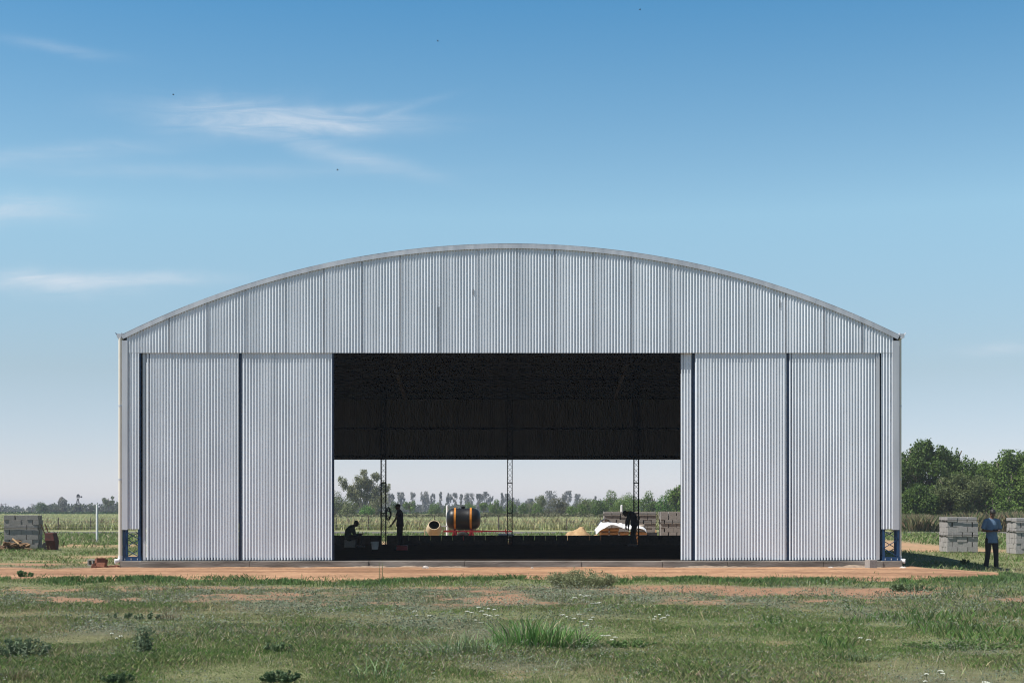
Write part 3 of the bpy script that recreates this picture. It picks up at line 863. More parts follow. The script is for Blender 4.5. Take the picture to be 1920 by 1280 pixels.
for xa, xb, s_ in ((FX(228.5), FX(262.5), -1), (FX(1655.5), FX(1688), 1)):
    b = lattice(MB(), xa, xb, D + 0.06, D + 0.42, 0.30, EAVE - 0.3, leg=0.075, rod=0.02, pitch=0.255)
    lc = b.build('lattice_column', M_BLUE, hangar)
    b = MB(); b.bx(xa - 0.01, xb + 0.01, D + 0.03, D + 0.05, 0.212, 0.30); b.bx(xa - 0.01, xb + 0.01, D + 0.43, D + 0.45, 0.212, 0.30); b.bx(xa - 0.03, xb + 0.03, D + 0.02, D + 0.46, 0.19, 0.212)
    b.build('base_plate', M_BLUE, lc)
    for q in (0.15, 0.5, 0.85): MB().cyl((xa + (xb - xa) * q, D + 0.024, 0.212), (xa + (xb - xa) * q, D + 0.024, 0.262), 0.014, n=6).build('anchor_bolt', M_TRIM, lc)
    b = MB(); b.box(((xa + xb) / 2, D + 0.22, 0.05), (xb - xa + 0.10, 0.56, 0.28)); b.build('footing', M_CONC, hangar, bevel=0.015)

FR = [45.6, 49.2, 53.0, 56.8, 60.2]
for y in FR:
    b = MB()
    # arched truss under the roof, tie beam at eaves height and hangers
    xs = np.linspace(HC - HW + 0.25, HC + HW - 0.25, 31)
    top = arch(xs, 0.08); bot = arch(xs, 0.50)
    for k in range(30):
        for dy in (-0.12, 0.12):
            b.bar((xs[k], y + dy, top[k]), (xs[k + 1], y + dy, top[k + 1]), 0.05); b.bar((xs[k], y + dy, bot[k]), (xs[k + 1], y + dy, bot[k + 1]), 0.05)
            b.bar((xs[k], y + dy, top[k] if k % 2 else bot[k]), (xs[k + 1], y + dy, bot[k + 1] if k % 2 else top[k + 1]), 0.016)
    zt = 6.37
    for dy in (-0.1, 0.1):
        b.bar((HC - HW + 0.2, y + dy, zt), (HC + HW - 0.2, y + dy, zt), 0.05); b.bar((HC - HW + 0.2, y + dy, zt + 0.24), (HC + HW - 0.2, y + dy, zt + 0.24), 0.05)
    nn = 76
    for k in range(nn):
        xa = HC - HW + 0.2 + (2 * HW - 0.4) * k / nn; xb = HC - HW + 0.2 + (2 * HW - 0.4) * (k + 1) / nn
        b.bar((xa, y - 0.1, zt + (0.24 if k % 2 else 0)), (xb, y - 0.1, zt + (0 if k % 2 else 0.24)), 0.018)
    b.build('roof_truss', M_STEEL, hangar)
    for sx in (-1, 1):
        xo = HC + sx * (HW - 0.28)
        lattice(MB(), xo - 0.2, xo + 0.2, y - 0.15, y + 0.15, FLOOR, 6.9, leg=0.06, rod=0.016, pitch=0.4).build('side_column', M_BLUE, hangar)
# long braces below the roof
for px0, px1 in ((735, 760), (1178, 1152)): MB().bar((X(px0, 47), 47, Z(672, 47)), (X(px1, 58), 58, Z(745, 58)), 0.16, 0.12).build('roof_brace', M_STEEL, hangar)
for px0 in (930, 981): MB().bar((X(px0, 53), 53, 9.0), (X(px0, 53), 53, 6.5), 0.22, 0.16).build('roof_hanger', M_STEEL, hangar)
for k in range(-8, 9):
    xk = HC + k * 1.33; b = MB()
    b.bx(xk - 0.03, xk + 0.03, D + 0.1, REAR - 0.1, float(arch(xk, 0.075)) - 0.04, float(arch(xk, 0.075)) + 0.03)
    b.build('purlin', M_STEEL, hangar)
for zz in (CAMH + (953 - 803) * 60.5 / F, REARZ + 0.13, 7.2, 7.9):
    hw_ = HW - 0.3 if zz < 6.9 else math.sqrt(max(ARCR ** 2 - (ARCR - (APEX - zz)) ** 2, 0.1)) - 0.4
    MB().bx(HC - hw_, HC + hw_, REAR - 0.10, REAR - 0.025, zz - 0.045, zz + 0.045).build('wall_girt', M_STEEL, hangar)

# rear lattice posts, block courses between them
RX = [X(720, REAR), X(956, REAR), X(1192, REAR)]
for xk in RX:
    lc = lattice(MB(), xk - 0.117, xk + 0.117, REAR - 0.36, REAR - 0.13, FLOOR, float(arch(xk, 0.1)), leg=0.035, rod=0.013, pitch=0.235, faces='fb').build('gable_post', M_STEEL, hangar)
    for zz in (CAMH + (953 - 905) * 60.4 / F, CAMH + (953 - 962) * 60.4 / F): MB().bx(xk - 0.12, xk + 0.12, REAR - 0.365, REAR - 0.125, zz - 0.02, zz + 0.02).build('splice_plate', M_STEEL, lc)
edges = [HC - HW + 0.1] + RX + [HC + HW - 0.1]
WT = CAMH + (953 - 1003.2) * 60.7 / F
for i in range(4):
    xa = edges[i] + (0.125 if i else 0); xb = edges[i + 1] - (0.125 if i < 3 else 0)
    b = MB(); hh = (WT - FLOOR) / 2
    n_ = int(round((xb - xa) / 0.455)); bl = (xb - xa) / n_
    b.bx(xa, xb, REAR - 0.08, REAR + 0.10, FLOOR - 0.1, FLOOR + hh - 0.012)
    for k in range(n_):
        g = random.choice((0.010, 0.012, 0.014, 0.003)) if k else 0
        b.bx(xa + k * bl + g, xa + (k + 1) * bl - 0.004, REAR - 0.08, REAR + 0.10, FLOOR + hh - 0.012, WT + random.uniform(-0.004, 0.004))
    b.build('block_course', M_SHADED_BLOCK, hangar)

# floor and the cast ring beam along the front
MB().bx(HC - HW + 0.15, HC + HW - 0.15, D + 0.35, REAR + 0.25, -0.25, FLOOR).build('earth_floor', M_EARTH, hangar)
xa = FX(262)
for xb in (FX(470), FX(692), FX(872), FX(1090), FX(1242), FX(1364), FX(1543), FX(1655)):
    yo = random.uniform(0, 0.03); b = MB()
    b.bx(xa, xb - 0.006, D - 0.10 + yo, D + 0.345, -0.22, FLOOR - 0.012 + random.uniform(-0.008, 0.004)); xa = xb
    b.build('ring_beam', M_CONC, hangar, bevel=0.012)

gu, gv = np.meshgrid(np.arange(FX(262), FX(1650), 0.05), np.linspace(0, 1, 9))
hh = (fbm(gu * 0.5, gv * 0 + 3, 44, 5) - 0.47) * 0.26 * (1 - gv) ** 1.3 + 0.05 * (fbm(gu * 9, gv * 6, 45, 3) - 0.5) * (1 - gv) - 0.01
V = np.stack([gu, D - 0.06 - 0.30 * gv, np.clip(hh, -0.05, 0.15)], -1).reshape(-1, 3); i = np.arange(V.shape[0]).reshape(gu.shape)
npmesh('concrete_spill', V, np.stack([i[:-1, :-1], i[1:, :-1], i[1:, 1:], i[:-1, 1:]], -1).reshape(-1, 4), mat('spilled_concrete', (0.30, 0.235, 0.175), (0.20, 0.14, 0.10), 6, 0.95, bump=0.6, bscale=25), None, hangar, True)

# sliding doors
DY = D + 0.044
def door(pa, pb, y, blue, seed, dark=False, zlow=1049.5):
    v, f = corrugated(FX(pa), FX(pb), FZ(zlow), HEAD0 + 0.02, y, rows=5, seed=seed, sheet=0.92, lap=0.003)
    o = npmesh('sliding_door', v, f, M_SHEET, None, hangar, True)
    b = MB()
    for q in blue: b.bx(FX(q) - 0.04, FX(q) + 0.04, y + 0.016, y + 0.085, FZ(zlow) - 0.005, HEAD0 + 0.2)
    b.bx(FX(pa), FX(pb), y + 0.016, y + 0.06, FZ(zlow) + 0.01, FZ(zlow) + 0.07)
    b.build('door_frame', M_SHADED_BLUE, o)
    return o
dA = door(273.5, 447, DY, (277, 450), 31)
dB = door(453, 622.5, DY + 0.004, (457, 623.2), 32)
dC = door(1277.5, 1298, DY + 0.075, (1280, 1301), 33)
dD = door(1303.5, 1475, DY, (1306, 1477.8), 34)
dE = door(1480.5, 1649.5, DY + 0.003, (1484, 1648.2), 35)
b = MB(); b.bx(FX(1643), FX(1649.6), DY - 0.022, DY - 0.016, FZ(1049), HEAD0 - 0.02); b.build('edge_trim', M_TRIM, dE)
b = MB(); b.bx(FX(622.3), FX(624.2), DY - 0.01, DY + 0.09, FZ(1049), HEAD0 + 0.1); b.build('edge_trim', M_SHADED_BLUE, dB)
b = MB(); b.bx(FX(266), FX(271.5), D + 0.09, D + 0.12, FZ(1050), HEAD0 + 0.2); b.build('door_stop', M_TRIM, hangar)
b = MB(); b.bx(FX(262.5), FX(265.5), D + 0.16, D + 0.2, FZ(1050), HEAD0 + 0.2); b.build('door_jamb', M_STEEL, hangar)
b = MB(); b.bx(FX(262), FX(1655), D + 0.06, D + 0.30, HEAD0 + 0.26, HEAD0 + 0.42); b.build('door_track', M_STEEL, hangar)

# ------------------------------------------------------------------ things about the site
BLOCK = (0.385, 0.19, 0.19)


def pallet_load(name, cx, cy, rot, nx, ny, nz, label, group, m, seed, straps=(5, 3), zscale=1.0, drop_top=0, box=BLOCK):
    """a strapped load of concrete blocks: every visible block a part"""
    rg = random.Random(seed)
    z0 = gzf(cx, cy) + 0.02
    t = thing(name, (cx, cy, z0), label, 'block stack', group)
    me = None; L_, W_, H_ = box
    wx = nx * (L_ + 0.008); wy = ny * (W_ + 0.008)
    for k in range(nz):
        off = 0 if k % 2 == 0 else 1
        for j in range(ny):
            shift = -L_ / 2 if (k + (j // 1)) % 2 and k not in (nz - 1,) else 0
            for i in range(nx + (1 if shift else 0)):
                if 0 < i < nx - (0 if shift else 1) and 0 < j < ny - 1 and k < nz - 1: continue
                if k == nz - 1 and drop_top and rg.random() < drop_top: continue
                xa = -wx / 2 + i * (L_ + 0.008) + shift; xb = xa + L_
                xa = max(xa, -wx / 2); xb = min(xb, wx / 2) - rg.choice((0, 0, .006, .022, .034))
                if xb - xa < 0.05: continue
                b = MB(); inset = rg.choice((0, 0, 0, 0.012, 0.02))
                b.bx(-(xb - xa) / 2, (xb - xa) / 2, -W_ / 2, W_ / 2, -H_ / 2, H_ / 2)
                o = b.build('concrete_block', m, None, bevel=0.006)
                o.parent = t
                yy = -wy / 2 + (j + 0.5) * (W_ + 0.008) + (inset if j == 0 else -inset if j == ny - 1 else 0)
                g = rg.choice((0, 0, 0.012))
                o.location = ((xa + xb) / 2 + rg.uniform(-0.008, 0.008) + g, yy, (k + 0.5) * (H_ + 0.004))
                o.rotation_euler = (0, 0, R(rg.uniform(-1.2, 1.2)))
    for k in straps:
        zz = k * (H_ + 0.004) + 0.08
        b = MB(); h = 0.008
        e = 0.024
        pts = [(-wx / 2 - e, -wy / 2 - e), (wx / 2 + e, -wy / 2 - e), (wx / 2 + e, wy / 2 + e), (-wx / 2 - e, wy / 2 + e)]
        for a_, c_ in zip(pts, pts[1:] + pts[:1]):
            midz = zz + rg.uniform(-0.03, 0.02); mx_ = ((a_[0] + c_[0]) / 2, (a_[1] + c_[1]) / 2)
            b.bar((a_[0], a_[1], zz), (mx_[0], mx_[1], midz), 0.012, 0.028); b.bar((mx_[0], mx_[1], midz), (c_[0], c_[1], zz), 0.012, 0.028)
        o = b.build('strap', M_STRAPB, None); o.parent = t
    t.rotation_euler = (0, 0, R(rot))
    return t


G_ST = 'strapped stacks of grey concrete blocks'
pallet_load('block_stack', X(44, 59.4), 59.4, 8, 3, 5, 7, 'grey block stack with scrap boards heaped at its foot, left of the hangar', G_ST, M_BLOCK, 1, (4,), box=(0.455, 0.19, 0.198))
pallet_load('block_stack', X(1797, 55.9), 55.9, -2, 3, 6, 7, 'grey block stack between the hangar corner and the standing man', G_ST, M_PALE_BLOCK, 2, (3, 6))
pallet_load('block_stack', X(1925, 54.2), 54.2, -2, 3, 6, 7, 'grey block stack cut off by the right edge of the photo', G_ST, M_PALE_BLOCK, 3, (4, 6))
pallet_load('block_stack', X(1155, 68.2), 68.2, 0, 3, 4, 8, 'strapped grey block stack rising behind the white sheet covered bags', G_ST, M_BLOCK, 4, (7,))
pallet_load('block_stack', X(1206, 68.4), 68.4, 0, 3, 4, 8, 'grey block stack behind the bending man and the right rear post', G_ST, M_BLOCK, 5, (5, 7))
pallet_load('block_stack', X(1260, 68.0), 68.0, 1, 3, 4, 8, 'grey block stack with gaps in its top course, beside the half closed right door', G_ST, M_BLOCK, 6, (5,), drop_top=0.34)

# boards jammed between the stacks
b = MB(); b.box((0, 0, 0.36), (0.07, 0.05, 0.72)); o = b.build('timber_offcut', M_NEWWOOD); o.location = (X(1229, 67.6), 67.6, gzf(6, 67)); o.rotation_euler = (R(-3), R(2), 0)
tag(o, 'pale upright timber standing in the gap between two grey block stacks', 'timber')

# scrap boards heaped in front of the left stack
rg = random.Random(5)
cxh, cyh = X(26, 57.8), 57.8
for k in range(34):
    b = MB(); ln = rg.uniform(0.25, 0.8); b.box((0, 0, 0), (ln, rg.uniform(0.06, 0.13), rg.uniform(0.03, 0.08)))
    if rg.random() < 0.4:
        b.v = [(x_, y_ + 0.02 * math.sin(x_ * 5), z_) for x_, y_, z_ in b.v]
    o = b.build('scrap_board', M_WOOD, bevel=0.004)
    px_ = rg.gauss(0, 0.36); h = max(0.05, 0.42 * math.exp(-(px_ / 0.45) ** 2) * rg.uniform(0.15, 1.0))
    o.location = (cxh + px_, cyh + rg.uniform(-0.22, 0.22), gzf(cxh, cyh) + h)
    o.rotation_euler = (R(rg.uniform(-35, 35)), R(rg.uniform(-32, 32)), R(rg.uniform(-75, 75)))
    tag(o, 'weathered scrap board in the heap at the foot of the left block stack', 'board', 'scrap boards heaped by the left block stack')
b = MB(); b.box((0, 0, 0), (0.36, 0.07, 0.03)); o = b.build('fresh_board', M_NEWWOOD, bevel=0.004)
o.location = (X(29, 57.4), 57.4, gzf(cxh, cyh) + 0.40); o.rotation_euler = (R(30), R(38), R(-12))
tag(o, 'pale freshly sawn board on top of the dark scrap heap', 'board')

# barrow tipped against the stack
bx0, by0 = X(92, 58.6), 58.6; bz0 = gzf(bx0, by0)
t = thing('wheelbarrow', (bx0, by0, bz0), 'rusty red wheelbarrow tipped up against the end of the left block stack', 'wheelbarrow')
def loft(rings):
    b = MB(); n = len(rings[0])
    for r in rings: b.v += [tuple(p) for p in r]
    for i in range(len(rings) - 1):
        for k in range(n):
            b.f.append((i * n + k, i * n + (k + 1) % n, (i + 1) * n + (k + 1) % n, (i + 1) * n + k))
    return b
# tray on its nose, mouth turned away to the left, leaning on the stack
ring = lambda cx_, cz_, hx, hy, lean: [(bx0 + cx_ + sx * hx + lean * sz, by0 + sy * hy, bz0 + cz_) for sx, sy, sz in ((-1, -1, 0), (1, -1, 0), (1, 1, 0), (-1, 1, 0))]
b = loft([ring(0.16, 0.03, 0.17, 0.20, 0), ring(0.12, 0.40, 0.20, 0.29, 0), ring(0.07, 0.72, 0.17, 0.26, 0)])
b.f.append((0, 3, 2, 1)); b.f.append((8, 9, 10, 11))
b.build('tray', M_RUST, t, bevel=0.02)
b = MB()
for dy in (-0.22, 0.22): b.tube([(bx0 + 0.12, by0 + dy, bz0 + 0.05), (bx0 - 0.02, by0 + dy, bz0 + 0.5), (bx0 - 0.26, by0 + dy * 1.2, bz0 + 1.08)], 0.024, n=8)
b.build('handle', M_WOOD, t)
b = MB(); b.lathe([(-0.04, 0.03), (-0.04, 0.15), (-0.02, 0.17), (0.02, 0.17), (0.04, 0.15), (0.04, 0.03)], (bx0 - 0.12, by0, bz0 + 0.17), (0, 1, 0), 18); b.build('wheel', M_RUBBER, t)

# brick rubble by the left corner
rg = random.Random(9)
for px_, py_, dz, yaw, lab in ((181, 1056, 0.0, 25, None), (190, 1058, 0.0, -15, None), (188, 1057, 0.13, 40, None), (193, 1055, 0.10, -30, None), (176, 1060, -0.01, 10, None),
                               (204, 1057, -0.03, 70, None), (212, 1056, -0.05, 20, None), (219, 1054, -0.05, -40, None), (199, 1054, -0.04, 5, None)):
    b = MB(); s_ = rg.uniform(0.8, 1.15) if dz >= 0 else rg.uniform(0.45, 0.7)
    b.box((0, 0, 0.06 * s_), (0.25 * s_, 0.13 * s_, 0.13 * s_)); o = b.build('broken_brick', M_BRICK, bevel=0.012)
    d_ = 41.3 + (1060 - py_) * 0.12; o.location = (X(px_, d_), d_, gzf(X(px_, d_), d_) + max(dz, -0.02)); o.rotation_euler = (R(rg.uniform(-12, 12)), R(rg.uniform(-12, 12)), R(yaw))
    tag(o, 'broken red brick in the rubble beside the left downpipe', 'brick', 'broken red bricks by the left corner')
b = MB(); hb = (0.3, 0.19, 0.19)
b.bx(-.16, .16, -.09, .09, 0, .035); b.bx(-.16, .16, -.09, .09, .165, .2); b.bx(-.16, -.125, -.09, .09, .036, .164); b.bx(.125, .16, -.09, .09, .036, .164); b.bx(-.018, .018, -.09, .09, .036, .164)
o = b.build('hollow_block', M_BLOCK); d_ = 42.6; o.location = (X(176, d_), d_, gzf(X(176, d_), d_)); o.rotation_euler = (0, 0, R(-12))
tag(o, 'grey hollow block with an open cell lying behind the broken bricks', 'block')
# single block by the right corner
b = MB(); b.box((0, 0, 0.125), (0.235, 0.30, 0.25)); o = b.build('concrete_block', M_BLOCK, bevel=0.008)
d_ = 40.9; o.location = (X(1633, d_), d_, gzf(X(1633, d_), d_)); o.rotation_euler = (0, 0, R(14)); tag(o, 'single grey concrete block standing on the dirt before the right door', 'block')


def rock(px_, d_, sx, sy, sz, label, m=M_STONE, name='stone', seed=0):
    rg2 = np.random.default_rng(seed); b = MB(); b.sphere((0, 0, 0), 1, 10, 6)
    b.v = [(x_ * sx * (1 + 0.3 * rg2.uniform(-1, 1)), y_ * sy * (1 + 0.3 * rg2.uniform(-1, 1)), max(z_, -0.3) * sz * (1 + 0.35 * rg2.uniform(-1, 1))) for x_, y_, z_ in b.v]
    o = b.build(name, m); o.location = (X(px_, d_), d_, gzf(X(px_, d_), d_) + sz * 0.3); return tag(o, label, 'stone')
rock(798, 40.6, 0.10, 0.07, 0.06, 'crumpled pale lump on the dirt track below the ring beam, left of centre', seed=1)
rock(998, 40.8, 0.05, 0.04, 0.03, 'small pale stone at the foot of the ring beam behind the bushy weed', seed=2)
rock(39, 37.3, 0.07, 0.05, 0.025, 'small white stone on the dirt track near the left edge', seed=3)
rock(1693, 40.9, 0.10, 0.08, 0.04, 'pale lump of mortar beside the right corner footing', seed=4)
rock(1558, 41.2, 0.07, 0.05, 0.03, 'grey pebble against the ring beam below the right door', seed=5)

# white marker posts
for px_, d_, top, lab in ((182, 72.6, 945, 'white painted post standing in the grass left of the hangar'), (838.5, 71, 946, 'white painted post behind the black tank'), (1165.5, 71, 946, 'white painted post rising behind the bending man')):
    b = MB(); h = Z(top, d_); b.tube([(0, 0, -0.05), (0, 0, h - 0.06), (0, 0, h - 0.015), (0, 0, h)], [0.062, 0.058, 0.05, 0.02], n=12)
    o = b.build('marker_post', M_WHITE, auto=40); o.location = (X(px_, d_), d_, gzf(X(px_, d_), d_)); tag(o, lab, 'post', 'white marker posts')

# tank trailer
td = 66.0; S = td / F
tx0 = X(869, td); tz0 = gzf(tx0, td)
t = thing('tank_trailer', (tx0, td, tz0), 'red framed trailer carrying a black plastic tank with orange straps', 'trailer')
zc = Z(972.3, td); rad = 0.50; half = (901 - 837) / 2 * S
prof = [(-half, 0.0), (-half, rad * 0.30), (-half + 0.03, rad * 0.58), (-half + 0.10, rad * 0.80), (-half + 0.22, rad * 0.955), (-half + 0.34, rad)]
prof = prof + [(-0.22, rad), (-0.2, rad * 0.992), (0.2, rad * 0.992), (0.22, rad)] + [(-a, r) for a, r in prof[::-1]]
tank = MB().lathe(prof, (tx0, td, zc), (1, 0, 0), 40).build('tank', M_BLACKPL, t, smooth=True)
b = MB(); b.cyl((tx0 - 0.02, td, zc + rad - 0.03), (tx0 - 0.02, td, zc + rad + 0.05), 0.10, 0.09, 16); b.cyl((tx0 - 0.02, td, zc + rad + 0.045), (tx0 - 0.02, td, zc + rad + 0.085), 0.13, 0.12, 16); b.build('filler_lid', M_BLACKPL, tank)
for px_ in (853.5, 883):
    xs_ = X(px_, td); b = MB(); pts = []
    n_ = 33
    for k in range(n_ + 1):
        an = R(-60) + R(300) * k / n_
        pts.append((an, rad + 0.012))
    vs = []
    for an, r_ in pts:
        for dx in (-0.045, 0.045):
            for rr_ in (r_, r_ + 0.01): vs.append((xs_ + dx, td + rr_ * math.cos(an), zc + rr_ * math.sin(an)))
    fs = []
    for k in range(n_):
        a = 4 * k; c = a + 4
        fs += [(a, a + 1, c + 1, c), (a + 2, c + 2, c + 3, a + 3), (a + 1, a + 3, c + 3, c + 1), (a, c, c + 2, a + 2)]
    b.add(vs, fs); b.build('strap', M_STRAP, t)
b = MB(); zf = Z(995.5, td)
for dy in (-0.38, 0.38): b.bx(X(833, td), X(905, td), td + dy - 0.03, td + dy + 0.03, zf - 0.035, zf + 0.045)
for px_ in (833.8, 853, 884, 904): b.bx(X(px_, td) - 0.035, X(px_, td) + 0.035, td - 0.34, td + 0.34, zf - 0.03, zf + 0.03)
for px_ in (853, 884):
    for dy in (-0.41, 0.41):
        b.bar((X(px_ - 4, td), td + dy, zf - 0.22), (X(px_, td), td + dy, zf + 0.10), 0.06); b.bar((X(px_ + 4, td), td + dy, zf - 0.22), (X(px_, td), td + dy, zf + 0.10), 0.06)
b.build('frame', M_RED, t)
b = MB(); b.bar((X(900, td), td - 0.36, zf + 0.01), (X(951, td), td - 0.02, zf), 0.055, 0.07); b.bar((X(900, td), td + 0.36, zf + 0.01), (X(951, td), td + 0.02, zf), 0.055, 0.07)
b.bx(X(948, td), X(961, td), td - 0.04, td + 0.04, zf - 0.03, zf + 0.03); b.bx(X(948, td) - .02, X(948, td) + .03, td - 0.05, td + 0.05, zf - 0.06, zf + 0.10); b.build('drawbar', M_RED, t)
for dy in (-0.62, 0.62):
    wr = 0.33; w_ = MB().lathe([(-0.08, 0.19), (-0.09, 0.28), (-0.06, wr), (0.06, wr), (0.09, 0.28), (0.08, 0.19)], (X(868, td), td + dy, tz0 + wr), (0, 1, 0), 28).build('wheel', M_RUBBER, t, True)
    MB().lathe([(-0.07, 0.0), (-0.07, 0.07), (-0.03, 0.09), (-0.05, 0.185), (0.05, 0.185), (0.03, 0.09), (0.07, 0.07), (0.07, 0)], (X(868, td), td + dy, tz0 + wr), (0, 1, 0), 20).build('rim', M_RED, w_, True)
b = MB(); b.cyl((X(868, td), td - 0.6, tz0 + 0.33), (X(868, td), td + 0.6, tz0 + 0.33), 0.035, n=8); b.bx(X(853, td) - .03, X(853, td) + .03, td - .4, td + .4, tz0 + .33, zf - .03); b.bx(X(884, td) - .03, X(884, td) + .03, td - .4, td + .4, tz0 + .33, zf - .03)
b.build('axle', M_RED, t)
b = MB(); b.cyl((X(949, td), td, tz0), (X(949, td), td, zf), 0.03, n=8); b.build('jack_leg', M_RED, t)
b = MB(); b.tube([(X(843, td), td - 0.1, zc - 0.36), (X(838, td), td - 0.15, zc - 0.34), (X(829, td), td - 0.2, zc - 0.33)], 0.025, n=8); b.build('outlet_pipe', M_TRIM, t)

# concrete mixer
md = 64.6; mx0 = X(813.5, md); mz0 = gzf(mx0, md)
t = thing('concrete_mixer', (mx0, md, mz0), 'cream concrete mixer with its open drum turned to the hangar', 'mixer')
ax = Vector((0.05, -0.72, 0.55)).normalized(); mouth = Vector((X(814.5, md), md - 0.26, Z(983.5, md)))
prof = [(0.0, 0.235), (0.0, 0.262), (-0.05, 0.285), (-0.26, 0.345), (-0.34, 0.352), (-0.40, 0.345), (-0.62, 0.26), (-0.66, 0.10), (-0.66, 0.0)]
inner = [(0.0, 0.235), (-0.05, 0.258), (-0.28, 0.325), (-0.40, 0.32), (-0.60, 0.24), (-0.62, 0.0)]
dr = MB().lathe(prof, mouth, ax, 32).build('drum', M_CREAM, t, True, auto=50)
MB().lathe(inner, mouth - ax * 0.002, ax, 32).build('drum_lining', mat('dark_drum', (0.06, 0.05, 0.045), (0.03, 0.026, 0.024), 8, 0.9), dr, True)  # lining coloured far darker than the outer shell
b = MB(); c0 = mouth - ax * 0.37
for sx in (-1, 1): b.bar((mx0 + sx * 0.42, c0.y, mz0 + 0.22), (mx0 + sx * 0.42, c0.y, c0.z), 0.05); b.bar((mx0 + sx * 0.42, c0.y, c0.z), (mx0 + sx * 0.34, c0.y, c0.z), 0.04)
for sx in (-1, 1): b.bar((mx0 + sx * 0.42, c0.y, mz0 + 0.24), (mx0 + sx * 0.42, c0.y + 0.5, mz0 + 0.05), 0.05); b.bar((mx0 + sx * 0.42, c0.y, mz0 + 0.24), (mx0 + sx * 0.42, c0.y - 0.4, mz0 + 0.2), 0.05)
b.bar((mx0 - 0.42, c0.y, mz0 + 0.24), (mx0 + 0.42, c0.y, mz0 + 0.24), 0.05); b.build('stand', M_CREAM, t)
for sx in (-1, 1): MB().lathe([(-0.04, 0.05), (-0.05, 0.15), (-0.03, 0.19), (0.03, 0.19), (0.05, 0.15), (0.04, 0.05)], (mx0 + sx * 0.47, c0.y - 0.4, mz0 + 0.19), (1, 0, 0), 18).build('wheel', M_RUBBER, t, True)
b = MB(); b.tube([(mx0 + 0.06, md + 0.2, Z(986, md)), (mx0 + 0.02, md + 0.25, Z(966, md))], 0.014, n=6); b.build('tipping_lever', M_STEEL, t)

# sand, cement bags, sheet over them
sdx, sdy = X(1091, 66.0), 66.0
gxs, gys = np.meshgrid(np.linspace(-1.25, 1.25, 61), np.linspace(-1.2, 1.2, 51))
rr_ = np.hypot(gxs / 1.12, gys / 1.0)
hh = 0.94 * np.clip(1 - rr_ ** 2.1, 0, 1) ** 1.15 * (0.62 + 0.62 * fbm(gxs * 2.8, gys * 2.8, 4, 5)) - 0.015
hh = hh * (1 - 0.32 * np.exp(-((gxs - 0.42) / 0.22) ** 2)) - 0.02
V = np.stack([gxs.ravel() + sdx, gys.ravel() + sdy, hh.ravel() + gzf(sdx, sdy)], 1); i = np.arange(V.shape[0]).reshape(gxs.shape)
e = thing('sand_heap', (sdx, sdy, gzf(sdx, sdy)), 'heap of yellow sand behind the low block wall', 'sand heap')
o = npmesh('sand', V, np.stack([i[:-1, :-1], i[:-1, 1:], i[1:, 1:], i[1:, :-1]], -1).reshape(-1, 4), M_SAND, None, e, True)

def bag():
    b = MB(); b.sphere((0, 0, 0), 1, 18, 10); vs = []
    for x_, y_, z_ in b.v:
        f_ = lambda q, p: math.copysign(abs(q) ** p, q)
        x2, y2, z2 = f_(x_, 0.55), f_(y_, 0.6), f_(z_, 0.75)
        vs.append((x2 * 0.225, y2 * 0.33, z2 * 0.088 * (1 - 0.12 * math.cos(x2 * 3) ) + 0.008 * math.sin(x2 * 9 + y2 * 7)))
    b.v = vs; return b
bagmesh = None
bd = 64.9
bl_ = []
for k, px_ in enumerate((1133, 1151, 1170, 1189, 1204)):
    for r_ in range(5):
        if r_ == 4 and k not in (0, 1): continue
        bl_.append((px_, r_, k))
for j, (px_, r_, k) in enumerate(bl_):
    if bagmesh is None:
        o = bag().build('cement_bag', M_BAG, smooth=True); bagmesh = o.data
    else:
        o = bpy.data.objects.new('cement_bag', bagmesh); COL.objects.link(o)
    o.location = (X(px_, bd) + random.uniform(-.015, .015), bd + random.uniform(-.04, .02), gzf(X(px_, bd), bd) + 0.10 + r_ * 0.165); o.rotation_euler = (0, R(random.uniform(-3, 3)), R(random.uniform(-5, 5)))
    tag(o, 'plump tan paper bag of cement piled under the white sheet', 'bag', 'cement bags under the white sheet')
# sheet
cx0, cx1 = X(1116, bd), X(1211, bd); ztop = Z(983, bd)
gu, gv = np.meshgrid(np.linspace(0, 1, 70), np.linspace(0, 1, 30))
wx_ = cx0 + (cx1 - cx0) * gu
wy_ = bd - 0.40 + 1.0 * gv
front = np.clip((0.22 - gv) / 0.22, 0, 1)
hz = ztop - 0.03 + 0.025 * np.sin(gu * 9 + 1) * (0.4 + gv) + 0.08 * (fbm(gu * 8, gv * 4, 5, 4) - 0.5) * 2 + 0.10 * np.exp(-((gu - 0.34) / 0.26) ** 2) - 0.10 * sstep(0.6, 1.0, gu)
hz = hz - front ** 1.2 * (0.15 + 0.07 * np.sin(gu * 13))
hz = hz - np.clip((0.11 - gu) / 0.11, 0, 1) ** 1.0 * 0.30 - np.clip((gu - 0.95) / 0.05, 0, 1) * 0.06
wy_ = wy_ - front * 0.10
V = np.stack([wx_, wy_, hz], -1).reshape(-1, 3); i = np.arange(V.shape[0]).reshape(gu.shape)
o = npmesh('cover_sheet', V, np.stack([i[:-1, :-1], i[:-1, 1:], i[1:, 1:], i[1:, :-1]], -1).reshape(-1, 4), M_TARP, None, None, True)
md_ = o.modifiers.new('thickness', 'SOLIDIFY'); md_.thickness = 0.012
tag(o, 'crumpled white plastic sheet thrown over the cement bags', 'sheet')
gu, gv = np.meshgrid(np.linspace(0, 1, 40), np.linspace(0, 1, 12))
V = np.stack([X(1120, 66) + (X(1152, 66) - X(1120, 66)) * gu, 65.6 + 0.6 * gv, Z(983, 66) + 0.26 * np.exp(-((gu - 0.45) / 0.35) ** 2) + 0.13 * (fbm(gu * 8, gv * 4, 15, 3) - .5) - 0.35 * np.clip(0.2 - gu, 0, 1)], -1).reshape(-1, 3); i = np.arange(V.shape[0]).reshape(gu.shape)
